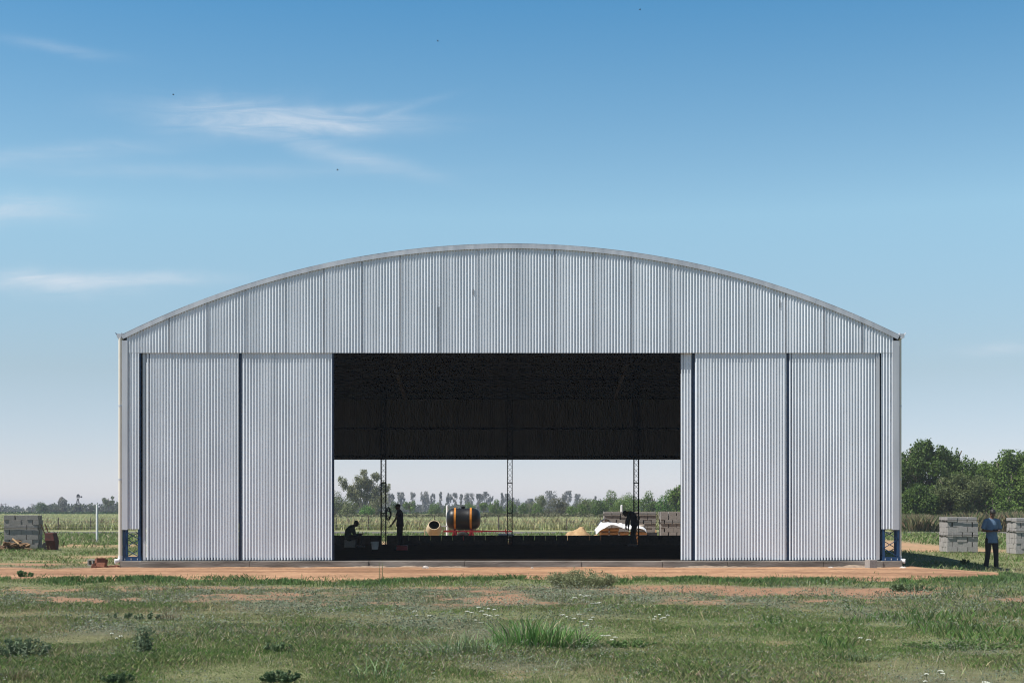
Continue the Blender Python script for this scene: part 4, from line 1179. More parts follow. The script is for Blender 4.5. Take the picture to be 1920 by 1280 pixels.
o = npmesh('black_film', V, np.stack([i[:-1, :-1], i[:-1, 1:], i[1:, 1:], i[1:, :-1]], -1).reshape(-1, 4), M_BLACKTARP, None, None, True)
md_ = o.modifiers.new('thickness', 'SOLIDIFY'); md_.thickness = 0.012; tag(o, 'black plastic film bunched up behind the white sheet', 'sheet')
# things right of the bags: half open sack, dark crate, leaning grey panel
b = MB(); b.tube([(0, 0, 0), (0.02, 0, 0.25), (0.0, 0, 0.5), (0.03, 0, 0.62), (0.02, 0, 0.60)], [0.17, 0.21, 0.2, 0.17, 0.12], n=14, side=(1, 0, 0), flat=0.8)
o = b.build('open_sack', mat('canvas', (0.42, 0.36, 0.30), (0.30, 0.25, 0.2), 7, 0.9, bump=0.4), smooth=True); o.location = (X(1206, 65.6), 65.6, gzf(6, 65.6) + 0.38); o.rotation_euler = (0, R(-14), 0); tag(o, 'upright open sack behind the back of the bending man', 'sack')
b = MB(); b.bx(-.28, .28, -.2, -.18, 0, .62); b.bx(-.28, .28, .18, .2, 0, .62); b.bx(-.28, -.26, -.178, .178, 0, .62); b.bx(.26, .28, -.178, .178, 0, .62); b.bx(-.258, .258, -.178, .178, 0.01, .03)
o = b.build('crate', mat('dark_crate', (0.045, 0.045, 0.05), None, 6, 0.7)); o.location = (X(1220, 65.4), 65.4, gzf(6, 65.4)); tag(o, 'dark plastic crate beside the cement bags near the right door', 'crate')
b = MB(); b.box((0, 0, 0.42), (0.30, 0.02, 0.84)); o = b.build('sheet_offcut', M_TRIM); o.location = (X(1213, 64.6), 64.6, gzf(6, 64.6)); o.rotation_euler = (R(-14), R(-16), R(20)); tag(o, 'tilted offcut of grey sheet metal leaning by the dark crate', 'metal sheet')
# white foam slab and brick pile beyond the middle post
b = MB(); b.bx(-.34, .34, -.15, .15, 0, .10); o = b.build('foam_slab', M_WHITE, bevel=0.02); o.location = (X(949, 62.6), 62.6, Z(1004.5, 62.6)); o.rotation_euler = (0, R(2), 0)
tag(o, 'white slab lying on the bricks behind the middle rear post', 'slab')
base = Z(1004.5, 62.6)
for r_ in range(4):
    for k in range(5):
        b = MB(); b.box((0, 0, 0), (0.23, 0.3, base / 4 - 0.004)); o = b.build('brick', M_BRICK, bevel=0.006)
        o.location = (X(949, 62.6) - 0.5 + k * 0.24 + random.uniform(-.01, .01), 62.6, base / 4 * (r_ + 0.5)); o.rotation_euler = (0, 0, R(random.uniform(-3, 3)))
        tag(o, 'red brick in the low pile behind the middle rear post', 'brick', 'red bricks piled behind the middle post')

# inside the hangar
bk = thing('bucket', (X(703, 53.3), 53.3, FLOOR), 'pale plastic bucket on the dark floor between the two workers on the left', 'bucket')
b = MB(); b.lathe([(0, 0.0), (0, 0.115), (0.27, 0.15), (0.285, 0.158), (0.29, 0.15), (0.28, 0.142), (0.02, 0.108), (0.02, 0)], (X(703, 53.3), 53.3, FLOOR), (0, 0, 1), 20); b.build('pail', M_WHITE, bk, True, auto=40)
b = MB(); b.tube([(X(703, 53.3) + 0.155 * math.cos(a), 53.3 - 0.04 - 0.06 * math.sin(a), FLOOR + 0.27 - 0.12 * math.sin(a)) for a in np.linspace(0, math.pi, 12)], 0.005, n=5); b.build('bail', M_TRIM, bk)
tb = thing('toolbox', (X(754, 52.2), 52.2, FLOOR), 'red toolbox on the floor beside the standing worker', 'toolbox')
c_ = Vector((X(754, 52.2), 52.2, FLOOR))
MB().bx(c_.x - .2, c_.x + .2, c_.y - .1, c_.y + .1, FLOOR, FLOOR + .13).build('case', M_RED, tb, bevel=0.012)
MB().bx(c_.x - .2, c_.x + .2, c_.y - .1, c_.y + .1, FLOOR + .134, FLOOR + .18).build('lid', M_RED, tb, bevel=0.015)
MB().tube([(c_.x - .08, c_.y, FLOOR + .18), (c_.x - .07, c_.y, FLOOR + .22), (c_.x + .07, c_.y, FLOOR + .22), (c_.x + .08, c_.y, FLOOR + .18)], 0.01, n=6).build('handle', M_STEEL, tb)
b = MB(); b.box((0, 0, .15), (.4, .3, .30)); o = b.build('concrete_block', M_BLOCK, bevel=0.01); o.location = (X(656, 56), 56, FLOOR)
tag(o, 'dark block under the crouching worker', 'block')
# coil of cable hung on the left rear post
b = MB(); cx_, cz_ = X(722, 60.1), Z(963, 60.1); pts = []
for k in range(0, 150):
    a = k * 2 * math.pi / 28; pts.append((cx_ + (0.10 + 0.03 * math.sin(k * 0.7)) * math.cos(a) + 0.14, 60.12 - 0.0006 * k, cz_ + (0.20 + 0.09 * math.sin(k * 0.31)) * math.sin(a)))
o = b.tube(pts, 0.014, n=5).build('cable_coil', M_RUBBER); tag(o, 'black cable coil hung on the left rear lattice post', 'cable')

# field fence behind the road
fd = 113.0
fe = thing('field_fence', (0, fd, 0), 'low wire fence on thin dark posts between the road and the field', 'fence')
posts = [p for p in list(range(42, 240, 63)) + list(range(628, 1290, 62)) + list(range(1700, 1930, 64))]
for k, px_ in enumerate([-21] + posts):
    x_ = X(px_ + random.uniform(-4, 4), fd); h = random.uniform(1.0, 1.2); th_ = 0.10 if k % 4 == 2 else 0.065
    MB().tube([(x_, fd, -0.1), (x_ + random.uniform(-.05, .05), fd, h)], [th_ / 2, th_ / 2 * 0.9], n=7).build('post', M_POST, fe)
xa, xb = X(-60, fd), X(1990, fd)
for zz in (0.25, 0.5, 0.75, 0.98):
    MB().tube([(xa + (xb - xa) * k / 20, fd - 0.05, zz + random.uniform(-.02, .02)) for k in range(21)], 0.008, n=4).build('wire', M_WIRE, fe)

# wind pump
wd_ = 400.0; wx0 = X(146, wd_); s_ = wd_ / F
t = thing('wind_pump', (wx0, wd_, 0), 'old metal wind pump on a lattice tower beyond the field', 'wind pump')
zt = Z(934, wd_); b = MB()
for sx in (-1, 1):
    for sy in (-1, 1): b.bar((wx0 + sx * 0.85, wd_ + sy * 0.85, 0), (wx0 + sx * 0.12, wd_ + sy * 0.12, zt), 0.10)
for k in range(1, 5):
    f_ = k / 5; hw_ = 0.85 * (1 - f_) + 0.12 * f_
    for sy in (-1, 1): b.bar((wx0 - hw_, wd_ + sy * hw_, zt * f_), (wx0 + hw_, wd_ + sy * hw_, zt * f_), 0.07); b.bar((wx0 - hw_, wd_ + sy * hw_, zt * f_), (wx0 + hw_ * 0.8, wd_ + sy * hw_ * .8, zt * (f_ + .19)), 0.05)
b.build('tower', M_STEEL, t)
b = MB(); hub = Vector((wx0 + 0.2, wd_ - 0.4, Z(931, wd_))); nrm = Vector((-0.55, -0.8, 0)).normalized(); u_ = Vector((0, 0, 1)); v_ = nrm.cross(u_)
for k in range(18):
    a = 2 * math.pi * k / 18; r1 = 0.22; r2 = 0.78; dirn = u_ * math.cos(a) + v_ * math.sin(a); tan = (u_ * -math.sin(a) + v_ * math.cos(a)) * 0.8 + nrm * 0.45
    b.add([hub + dirn * r1 - tan * .06, hub + dirn * r1 + tan * .06, hub + dirn * r2 + tan * .13, hub + dirn * r2 - tan * .13], [(0, 1, 2, 3)])
b.cyl(hub - nrm * .1, hub + nrm * .15, 0.14, n=10); b.build('wheel', M_STEEL, t)
b = MB(); e_ = hub - nrm * 1.1; b.bar(hub, e_, 0.06); b.box(e_ + Vector((0, 0, 0)), (0.5, 0.04, 0.45)); b.build('tail_vane', M_STEEL, t)

# far power poles
for px_, d_, lab in ((3, 640, 'far thin power pole at the left edge of the skyline'), (10, 700, 'far thin power pole just right of the first one at the left edge'), (60, 560, 'far thin power pole left of the dome shaped tree')):
    b = MB(); h = Z(943, d_); b.tube([(0, 0, 0), (0, 0, h)], [0.16, 0.12], n=6); b.bx(-0.9, 0.9, -0.06, 0.06, h - 0.6, h - 0.45)
    o = b.build('power_pole', M_POST); o.location = (X(px_, d_), d_, 0); tag(o, lab, 'pole', 'far power poles')

# birds
for px_, py_, lab in ((821, 77.5, 'tiny dark bird high above the left half of the roof'), (325, 178, 'tiny dark bird over the left cloud streak'), (633, 319, 'tiny dark bird below the thin cloud, left of centre'), (1200, 19, 'tiny dark bird near the top edge, right of centre')):
    d_ = 95.0; bd_ = thing('bird', (X(px_, d_), d_, Z(py_, d_)), lab, 'bird', 'birds in the sky')
    b = MB(); c_ = bd_.location
    b.tube([(c_.x - .09, c_.y, c_.z), (c_.x - .04, c_.y, c_.z + .01), (c_.x + .03, c_.y, c_.z), (c_.x + .10, c_.y, c_.z - .005)], [0.012, 0.03, 0.026, 0.008], n=8)
    for sy in (-1, 1): b.add([(c_.x - .05, c_.y, c_.z + .02), (c_.x + .04, c_.y, c_.z + .02), (c_.x + .03, c_.y + sy * .12, c_.z + .07), (c_.x + .05, c_.y + sy * .24, c_.z + .045), (c_.x - .03, c_.y + sy * .13, c_.z + .075)], [(0, 1, 2, 3, 4)])
    b.v = [tuple(Vector(c_) + (Vector(q_) - Vector(c_)) * 0.7) for q_ in b.v]
    b.build('body', M_HAIR, bd_)
# ------------------------------------------------------------------ people
def remeshed(mb, name, m, parent, voxel, smooth_it=4):
    """joins all the overlapping tubes into one continuous skin"""
    off = wloc(parent)
    me = bpy.data.meshes.new('tmp'); me.from_pydata([(v[0] - off.x, v[1] - off.y, v[2] - off.z) for v in mb.v], [], mb.f)
    ob = bpy.data.objects.new('tmp', me); COL.objects.link(ob)
    r = ob.modifiers.new('r', 'REMESH'); r.mode = 'VOXEL'; r.voxel_size = voxel
    s = ob.modifiers.new('s', 'SMOOTH'); s.iterations = smooth_it; s.factor = 0.5
    dg = bpy.context.evaluated_depsgraph_get(); dg.update()
    nm = bpy.data.meshes.new_from_object(ob.evaluated_get(dg))
    bpy.data.objects.remove(ob); bpy.data.meshes.remove(me)
    nm.name = name; nm.materials.clear(); nm.materials.append(m)
    nm.polygons.foreach_set('use_smooth', [True] * len(nm.polygons))
    o = bpy.data.objects.new(name, nm); COL.objects.link(o); o.parent = parent
    return o


def capsule(b, pts, rs, n=10, side=None, flat=1.0):
    """tube with rounded ends"""
    P = [Vector(p) for p in pts]; rs = list(rs)
    fl = list(flat) if hasattr(flat, '__len__') else [flat] * len(P)
    d0 = (P[0] - P[1]).normalized(); d1 = (P[-1] - P[-2]).normalized()
    P = [P[0] + d0 * rs[0] * 0.9, P[0] + d0 * rs[0] * 0.6] + P + [P[-1] + d1 * rs[-1] * 0.6, P[-1] + d1 * rs[-1] * 0.9]
    rs = [rs[0] * 0.35, rs[0] * 0.78] + rs + [rs[-1] * 0.78, rs[-1] * 0.35]
    fl = [fl[0]] * 2 + fl + [fl[-1]] * 2
    return b.tube(P, rs, n=n, side=side, flat=fl)


def hand(b, wrist, direc, palm_n, thumb, curl=0.5, k=1.0):
    """palm, four unequal bent fingers and a thumb from the side of the palm"""
    d = Vector(direc).normalized(); pn = Vector(palm_n); pn = (pn - d * pn.dot(d)).normalized(); w = d.cross(pn).normalized()
    if w.dot(Vector(thumb)) < 0: w = -w           # w points to the thumb side
    c = Vector(wrist)
    capsule(b, [c + d * .01 * k, c + d * .05 * k, c + d * .09 * k], [.028 * k, .038 * k, .040 * k], n=10, side=w, flat=[0.7, 0.45, 0.36])
    for i, (o_, ln) in enumerate(((.030, .072), (.011, .080), (-.010, .075), (-.030, .060))):
        p = c + d * .088 * k + w * o_ * k; dd = d + w * o_ * 1.2
        pts = [p - d * .02 * k, p]
        for sgm, fr in ((0, .42), (1, .33), (2, .25)):
            a = curl * (0.5 + 0.75 * sgm); dv = (d * math.cos(a) + pn * math.sin(a) + w * o_ * 1.2).normalized(); p = p + dv * ln * k * fr; pts.append(p)
        capsule(b, pts, [.0095 * k, .0095 * k, .009 * k, .0085 * k, .0075 * k], n=7)
    p = c + d * .03 * k + w * .028 * k
    capsule(b, [p, p + (d * .5 + w * .8 + pn * .3).normalized() * .035 * k, p + (d * .5 + w * .8 + pn * .3).normalized() * .035 * k + (d * .9 + w * .3 + pn * .4).normalized() * .045 * k], [.013 * k, .011 * k, .009 * k], n=7)


def head(b, c, face, up, k=1.0):
    """skull with brow, nose, mouth, chin and ears; face and up give its tilt"""
    f_ = Vector(face).normalized(); u = Vector(up); u = (u - f_ * u.dot(f_)).normalized(); s = u.cross(f_).normalized(); c = Vector(c)
    rot = Matrix((s, f_, u)).transposed()
    P = lambda x_, y_, z_: c + (s * x_ + f_ * y_ + u * z_) * k
    b.sphere(P(0, -.012, .030), (.074 * k, .094 * k, .088 * k), 16, 12, rot)
    b.sphere(P(0, .012, -.040), (.060 * k, .074 * k, .075 * k), 14, 10, rot)
    b.sphere(P(0, .055, -.092), (.032 * k, .028 * k, .024 * k), 10, 8, rot)
    capsule(b, [P(0, .082, .018), P(0, .100, -.014), P(0, .104, -.026)], [.010 * k, .013 * k, .015 * k], n=8)
    capsule(b, [P(-.035, .078, .030), P(.035, .078, .030)], [.012 * k, .012 * k], n=8)
    capsule(b, [P(-.020, .084, -.058), P(0, .088, -.056), P(.020, .084, -.058)], [.008 * k, .010 * k, .008 * k], n=8)
    for q in (-1, 1):
        b.sphere(P(q * .076, -.01, -.008), (.012 * k, .022 * k, .034 * k), 8, 8, rot)
        b.sphere(P(q * .040, .062, -.025), (.024 * k, .026 * k, .026 * k), 8, 8, rot)
    return P, rot


def person(base, label, J, face, up, shirt, voxel=0.011, headgear='hair', hands=None, shirt_hem=None, sleeve=0.62, fitted=1.0):
    """J: joints in metres from base (x to the right, y away, z up)"""
    t = thing('person', base, label, 'person')
    o = Vector(base); G = lambda q: o + Vector(q)
    j = {k: (G(v) if not isinstance(v, list) else [G(q) for q in v]) for k, v in J.items() if k not in ('side', 'spine_r', 'hem')}
    side = Vector(J['side'])
    b = MB(); spine = j['spine']     # pelvis ... neck
    sr = J.get('spine_r', [.155, .14, .15, .175, .165, .075]); sf = [.72, .68, .66, .62, .6, .9]
    capsule(b, spine, sr, n=16, side=side, flat=sf)
    capsule(b, [spine[-1], j['head']], [.056, .060], n=10)
    for q in 'LR':
        sh, el, wr = j['sh' + q], j['el' + q], j['wr' + q]
        capsule(b, [spine[-2], sh], [.085, .062], n=10)
        capsule(b, [sh, sh.lerp(el, .4), el, el.lerp(wr, .35), wr], [.056, .050, .040, .041, .028], n=10)
        hp, kn, an, to = j['hp' + q], j['kn' + q], j['an' + q], j['to' + q]
        capsule(b, [hp, hp.lerp(kn, .4), kn, kn.lerp(an, .3), an], [.086, .080, .056, .054, .040], n=12)
        capsule(b, [an, to], [.040, .032], n=8)
        h = hands[q]; hand(b, wr, h[0], h[1], h[2], h[3])
    P, rot = head(b, j['head'], face, up)
    remeshed(b, 'body', M_SKIN, t, voxel)
    # eyes
    for q in (-1, 1):
        MB().sphere(P(q * .030, .074, .004), .012, 8, 6).build('eye', M_HAIR, t, True)
    # shirt: looser tube over trunk and upper arms
    b = MB(); hem = J.get('hem', 0.35)
    pts = [spine[0].lerp(spine[1], -hem)] + spine[:-1] + [spine[-2].lerp(spine[-1], .75)]
    capsule(b, pts[1:], [r + .018 for r in sr[:-1]] + [.078], n=18, side=side, flat=[.80, .78, .76, .70, .62, .85])
    if hem > 0: b.tube([pts[0], pts[1].lerp(pts[0], 0.4), pts[1], pts[2]], [sr[0] + .036, sr[0] + .032, sr[0] + .026, sr[1] + .022], n=18, side=side, flat=.80)
    for q in 'LR':
        sh, el, wr = j['sh' + q], j['el' + q], j['wr' + q]
        capsule(b, [spine[-2], sh], [.098, .078], n=10)
        e = sh.lerp(el, sleeve) if sleeve <= 1 else el
        b.tube([sh, sh.lerp(e, .5), e] if sleeve <= 1 else [sh, sh.lerp(el, .5), el, el.lerp(wr, .85)], [.074, .075, .077] if sleeve <= 1 else [.072, .066, .056, .045], n=12)
    remeshed(b, 'shirt', shirt, t, voxel)
    b = MB()
    capsule(b, [spine[0].lerp(spine[1], .35), spine[0], spine[0].lerp(spine[1], -.25)], [sr[0] + .008, sr[0] + .012, sr[0] - .02], n=16, side=side, flat=.74)
    for q in 'LR':
        hp, kn, an = j['hp' + q], j['kn' + q], j['an' + q]
        b.tube([hp.lerp(kn, -.12), hp, hp.lerp(kn, .4), kn, kn.lerp(an, .4), an.lerp(kn, .03)], [.085, .105, .098, .077, .072, .074], n=14)
    remeshed(b, 'trousers', M_TROUSER, t, voxel)
    for q in 'LR':
        an, to = j['an' + q], j['to' + q]
        b = MB(); sole = Vector((0, 0, -.03)); capsule(b, [an + (an - to).normalized() * .03 + sole, an.lerp(to, .55) + sole * .7, to], [.047, .048, .040], n=10)
        b.box(an.lerp(to, .5) + Vector((0, 0, -.075 + .02)), (.01, .01, .01))
        remeshed(b, 'shoe', M_SHOE, t, 0.01, 2)
    f_ = Vector(face).normalized(); u = Vector(up); u = (u - f_ * u.dot(f_)).normalized()
    b = MB()
    if headgear == 'cap':
        b.sphere(P(0, -.012, .052), (.082, .102, .078), 16, 12, rot)
        for q in (-1, 0, 1): capsule(b, [P(q * .035, .06, .048), P(q * .030, .145 - abs(q) * .015, .036)], [.018, .010], n=8)
        remeshed(b, 'cap', M_HAIR, t, 0.008)
    else:
        b.sphere(P(0, -.026, .048), (.084, .098, .090), 16, 12, rot)
        b.sphere(P(0, -.060, -.010), (.072, .058, .075), 12, 10, rot)
        for q in range(9): capsule(b, [P(-.05 + q * .0125, .045, .095), P(-.058 + q * .0145, .078, .066)], [.02, .010], n=6)
        remeshed(b, 'hair', M_HAIR, t, 0.008)
    return t


# man in the shade at the right, looking down at what he holds
d_ = 43.6
bx_, by_ = X(1859.5, d_), d_; gz_ = gzf(bx_, by_)
up_ = (0, -.35, 1)
J = dict(side=(1, 0, 0), spine=[(0, 0, .96), (0, 0, 1.08), (0, 0, 1.22), (0, -.005, 1.38), (0, -.01, 1.50), (0, -.025, 1.575)],
         spine_r=[.155, .15, .155, .172, .15, .075], head=(0.0, -.07, 1.715), hem=1.2,
         shL=(-.185, 0, 1.48), elL=(-.275, .03, 1.19), wrL=(-.085, -.24, 1.185), shR=(.185, 0, 1.48), elR=(.275, .03, 1.19), wrR=(.085, -.24, 1.185),
         hpL=(-.095, 0, .93), knL=(-.125, -.02, .50), anL=(-.165, .03, .085), toL=(-.20, -.13, .04), hpR=(.095, 0, .93), knR=(.12, -.03, .50), anR=(.145, .02, .085), toR=(.185, -.14, .04))
pr = person((bx_, by_, gz_), 'standing man in blue t-shirt and black trousers on the grass right of the hangar', J, (0.0, -.72, -.69), up_, M_SHIRT, 0.0095, 'hair',
            hands=dict(L=((.75, -.55, .05), (.2, .1, .9), (0, 0, 1), .9), R=((-.75, -.55, .05), (-.2, .1, .9), (0, 0, 1), .9)), sleeve=0.80)
b = MB(); b.box((bx_, by_ - .33, gz_ + 1.215), (.155, .012, .075), Matrix.Rotation(R(-50), 3, 'X')); o = b.build('phone', M_BLACKPL, bevel=0.004)
tag(o, 'small black device held in both hands of the man in blue', 'phone')

# standing worker, seen from the side, reaching to the left
d_ = 53.4; s_ = d_ / F
bx_, by_ = X(749, d_), d_
J = dict(side=(0, 1, 0), spine=[(.02, 0, .93), (.02, 0, 1.04), (.02, 0, 1.17), (.015, 0, 1.32), (0, 0, 1.40), (-.03, 0, 1.47)],
         spine_r=[.15, .14, .145, .165, .15, .07], head=(-.055, 0, 1.575), hem=.7,
         shL=(-.01, -.17, 1.385), elL=(-.135, -.21, 1.12), wrL=(-.27, -.17, .925), shR=(.03, .17, 1.385), elR=(.10, .19, 1.11), wrR=(.10, .17, .86),
         hpL=(.02, -.09, .90), knL=(-.02, -.10, .48), anL=(.02, -.10, .085), toL=(-.13, -.11, .04), hpR=(.02, .09, .90), knR=(.03, .10, .48), anR=(.10, .10, .085), toR=(-.05, .11, .04))
person((bx_, by_, FLOOR), 'standing worker in a cap holding a tool out beside the left rear post', J, (-1, 0, -.22), (-.2, 0, 1), M_DARKSHIRT, 0.012, 'cap',
       hands=dict(L=((-.75, 0, -.6), (-.4, .3, -.7), (0, -1, 0), 1.3), R=((0, 0, -1), (-1, 0, 0), (-1, -.3, 0), .5)), sleeve=0.5)
hx = Vector((bx_ - .35, by_ - .17, FLOOR + .83))
t = thing('trowel', hx, 'small trowel in the outstretched hand of the standing worker', 'trowel')
MB().cyl(hx + Vector((.03, 0, .02)), hx + Vector((-.06, 0, 0)), .014, n=8).build('handle', M_WOOD, t)
MB().add([hx + Vector(q) for q in ((-.06, -.02, .0), (-.06, .02, .0), (-.13, .05, -.01), (-.25, 0, -.02), (-.13, -.05, -.01), (-.06, -.02, .008), (-.06, .02, .008), (-.13, .05, -.002), (-.25, 0, -.012), (-.13, -.05, -.002))],
         [(0, 1, 2, 3, 4), (5, 9, 8, 7, 6), (0, 5, 6, 1), (1, 6, 7, 2), (2, 7, 8, 3), (3, 8, 9, 4), (4, 9, 5, 0)]).build('blade', M_STEEL, t)

# crouching worker at the left, facing right
d_ = 55.9; s_ = d_ / F
bx_, by_ = X(657, d_), d_
hz_ = Z(985.5, d_) - FLOOR
J = dict(side=(0, 1, 0), spine=[(-.06, 0, .40), (-.10, 0, .50), (-.08, 0, .63), (.02, 0, .74), (.08, 0, .80), (.15, 0, .85)],
         spine_r=[.16, .155, .16, .175, .155, .075], head=(.225, 0, .925), hem=.35,
         shL=(.08, -.19, .76), elL=(.17, -.24, .50), wrL=(.40, -.14, .53), shR=(.08, .19, .76), elR=(.17, .22, .48), wrR=(.38, .10, .50),
         hpL=(-.03, -.10, .38), knL=(.40, -.17, .44), anL=(.32, -.16, .085), toL=(.48, -.17, .04), hpR=(-.03, .10, .38), knR=(.40, .17, .44), anR=(.36, .16, .085), toR=(.52, .17, .04))
person((bx_, by_, FLOOR), 'crouching worker in a dark green shirt near the left edge of the opening', J, (1, 0, -.55), (.4, 0, 1), M_GREENSHIRT, 0.012, 'cap',
       hands=dict(L=((.9, .1, .25), (0, .3, -.9), (0, -.5, 1), .5), R=((.9, -.1, .1), (0, -.3, -.9), (0, .5, 1), .6)), sleeve=1.5)

# worker bending forward at the right post, facing left
d_ = 57.6
bx_, by_ = X(1187, d_), d_
J = dict(side=(0, 1, 0), spine=[(.06, 0, .90), (.06, 0, 1.02), (.03, 0, 1.15), (-.06, 0, 1.29), (-.13, 0, 1.34), (-.21, 0, 1.36)],
         spine_r=[.17, .165, .17, .18, .16, .075], head=(-.315, 0, 1.32), hem=.5,
         shL=(-.14, -.19, 1.30), elL=(-.20, -.22, 1.01), wrL=(-.20, -.16, .76), shR=(-.13, .19, 1.30), elR=(-.24, .20, 1.02), wrR=(-.28, .13, .79),
         hpL=(.06, -.10, .87), knL=(.02, -.12, .47), anL=(.10, -.12, .085), toL=(-.06, -.13, .04), hpR=(.06, .10, .87), knR=(-.02, .12, .47), anR=(-.02, .14, .085), toR=(-.18, .15, .04))
person((bx_, by_, FLOOR), 'worker in navy clothes bending forward over his hands beside the right rear post', J, (-.75, 0, -.75), (-.75, 0, .75), M_NAVY, 0.012, 'cap',
       hands=dict(L=((0, .2, -1), (0, .6, 0), (-1, 0, 0), .9), R=((.1, -.2, -1), (0, -.6, 0), (-1, 0, 0), .9)), sleeve=1.5)

# ------------------------------------------------------------------ trees
def leafcloud(centres, radii, n, size, c1, c2, seed, shell=0.45, squash=1.0, up=0.25):
    rg = np.random.default_rng(seed)
    centres = np.asarray(centres, float); radii = np.asarray(radii, float)
    wgt = radii ** 2.2; k = rg.choice(len(radii), n, p=wgt / wgt.sum())
    dirn = rg.normal(0, 1, (n, 3)); dirn /= np.linalg.norm(dirn, axis=1, keepdims=True)
    lump = 0.72 + 0.55 * vnoise(dirn[:, 0] * 2.4 + k * 3.1, dirn[:, 1] * 2.4 + dirn[:, 2] * 2.1, seed)
    rad = radii[k] * lump * (shell + (1 - shell) * rg.random(n)) ** 0.7 * (1 + 0.10 * np.abs(rg.normal(0, 1, n)))
    P = centres[k] + dirn * rad[:, None] * np.array([1, 1, squash])
    nrm = dirn * 0.7 + rg.normal(0, 0.75, (n, 3)) + np.array([0, 0, up]); nrm /= np.linalg.norm(nrm, axis=1, keepdims=True)
    t = np.cross(nrm, rg.normal(0, 1, (n, 3))); t /= np.linalg.norm(t, axis=1, keepdims=True); b = np.cross(nrm, t)
    s = (size * (0.55 + 0.9 * rg.random(n)))[:, None]
    V = np.empty((n, 4, 3)); V[:, 0] = P - t * s; V[:, 1] = P + b * s * 0.55; V[:, 2] = P + t * s; V[:, 3] = P - b * s * 0.55
    Fq = np.arange(n)[:, None] * 4 + np.arange(4)
    tone = rg.random((len(radii), 1))[k] * 0.6 + rg.random((n, 1)) * 0.4
    col = np.asarray(c1) * (1 - tone) + np.asarray(c2) * tone
    col = col * (0.85 + 0.3 * rg.random((n, 1)))
    return V.reshape(-1, 3), Fq, np.repeat(col, 4, 0)


PAL = dict(dark=((0.045, 0.088, 0.016), (0.105, 0.165, 0.030)), green=((0.070, 0.130, 0.020), (0.145, 0.220, 0.040)), bright=((0.06, 0.16, 0.025), (0.12, 0.23, 0.045)),
           olive=((0.095, 0.125, 0.042), (0.15, 0.175, 0.065)), grey=((0.17, 0.175, 0.155), (0.24, 0.24, 0.215)), brown=((0.075, 0.080, 0.040), (0.11, 0.11, 0.055)),  # grey: the far row's distance haze is put into the leaf colour
           euca=((0.16, 0.175, 0.085), (0.25, 0.25, 0.135)), light=((0.10, 0.165, 0.035), (0.165, 0.235, 0.06)))


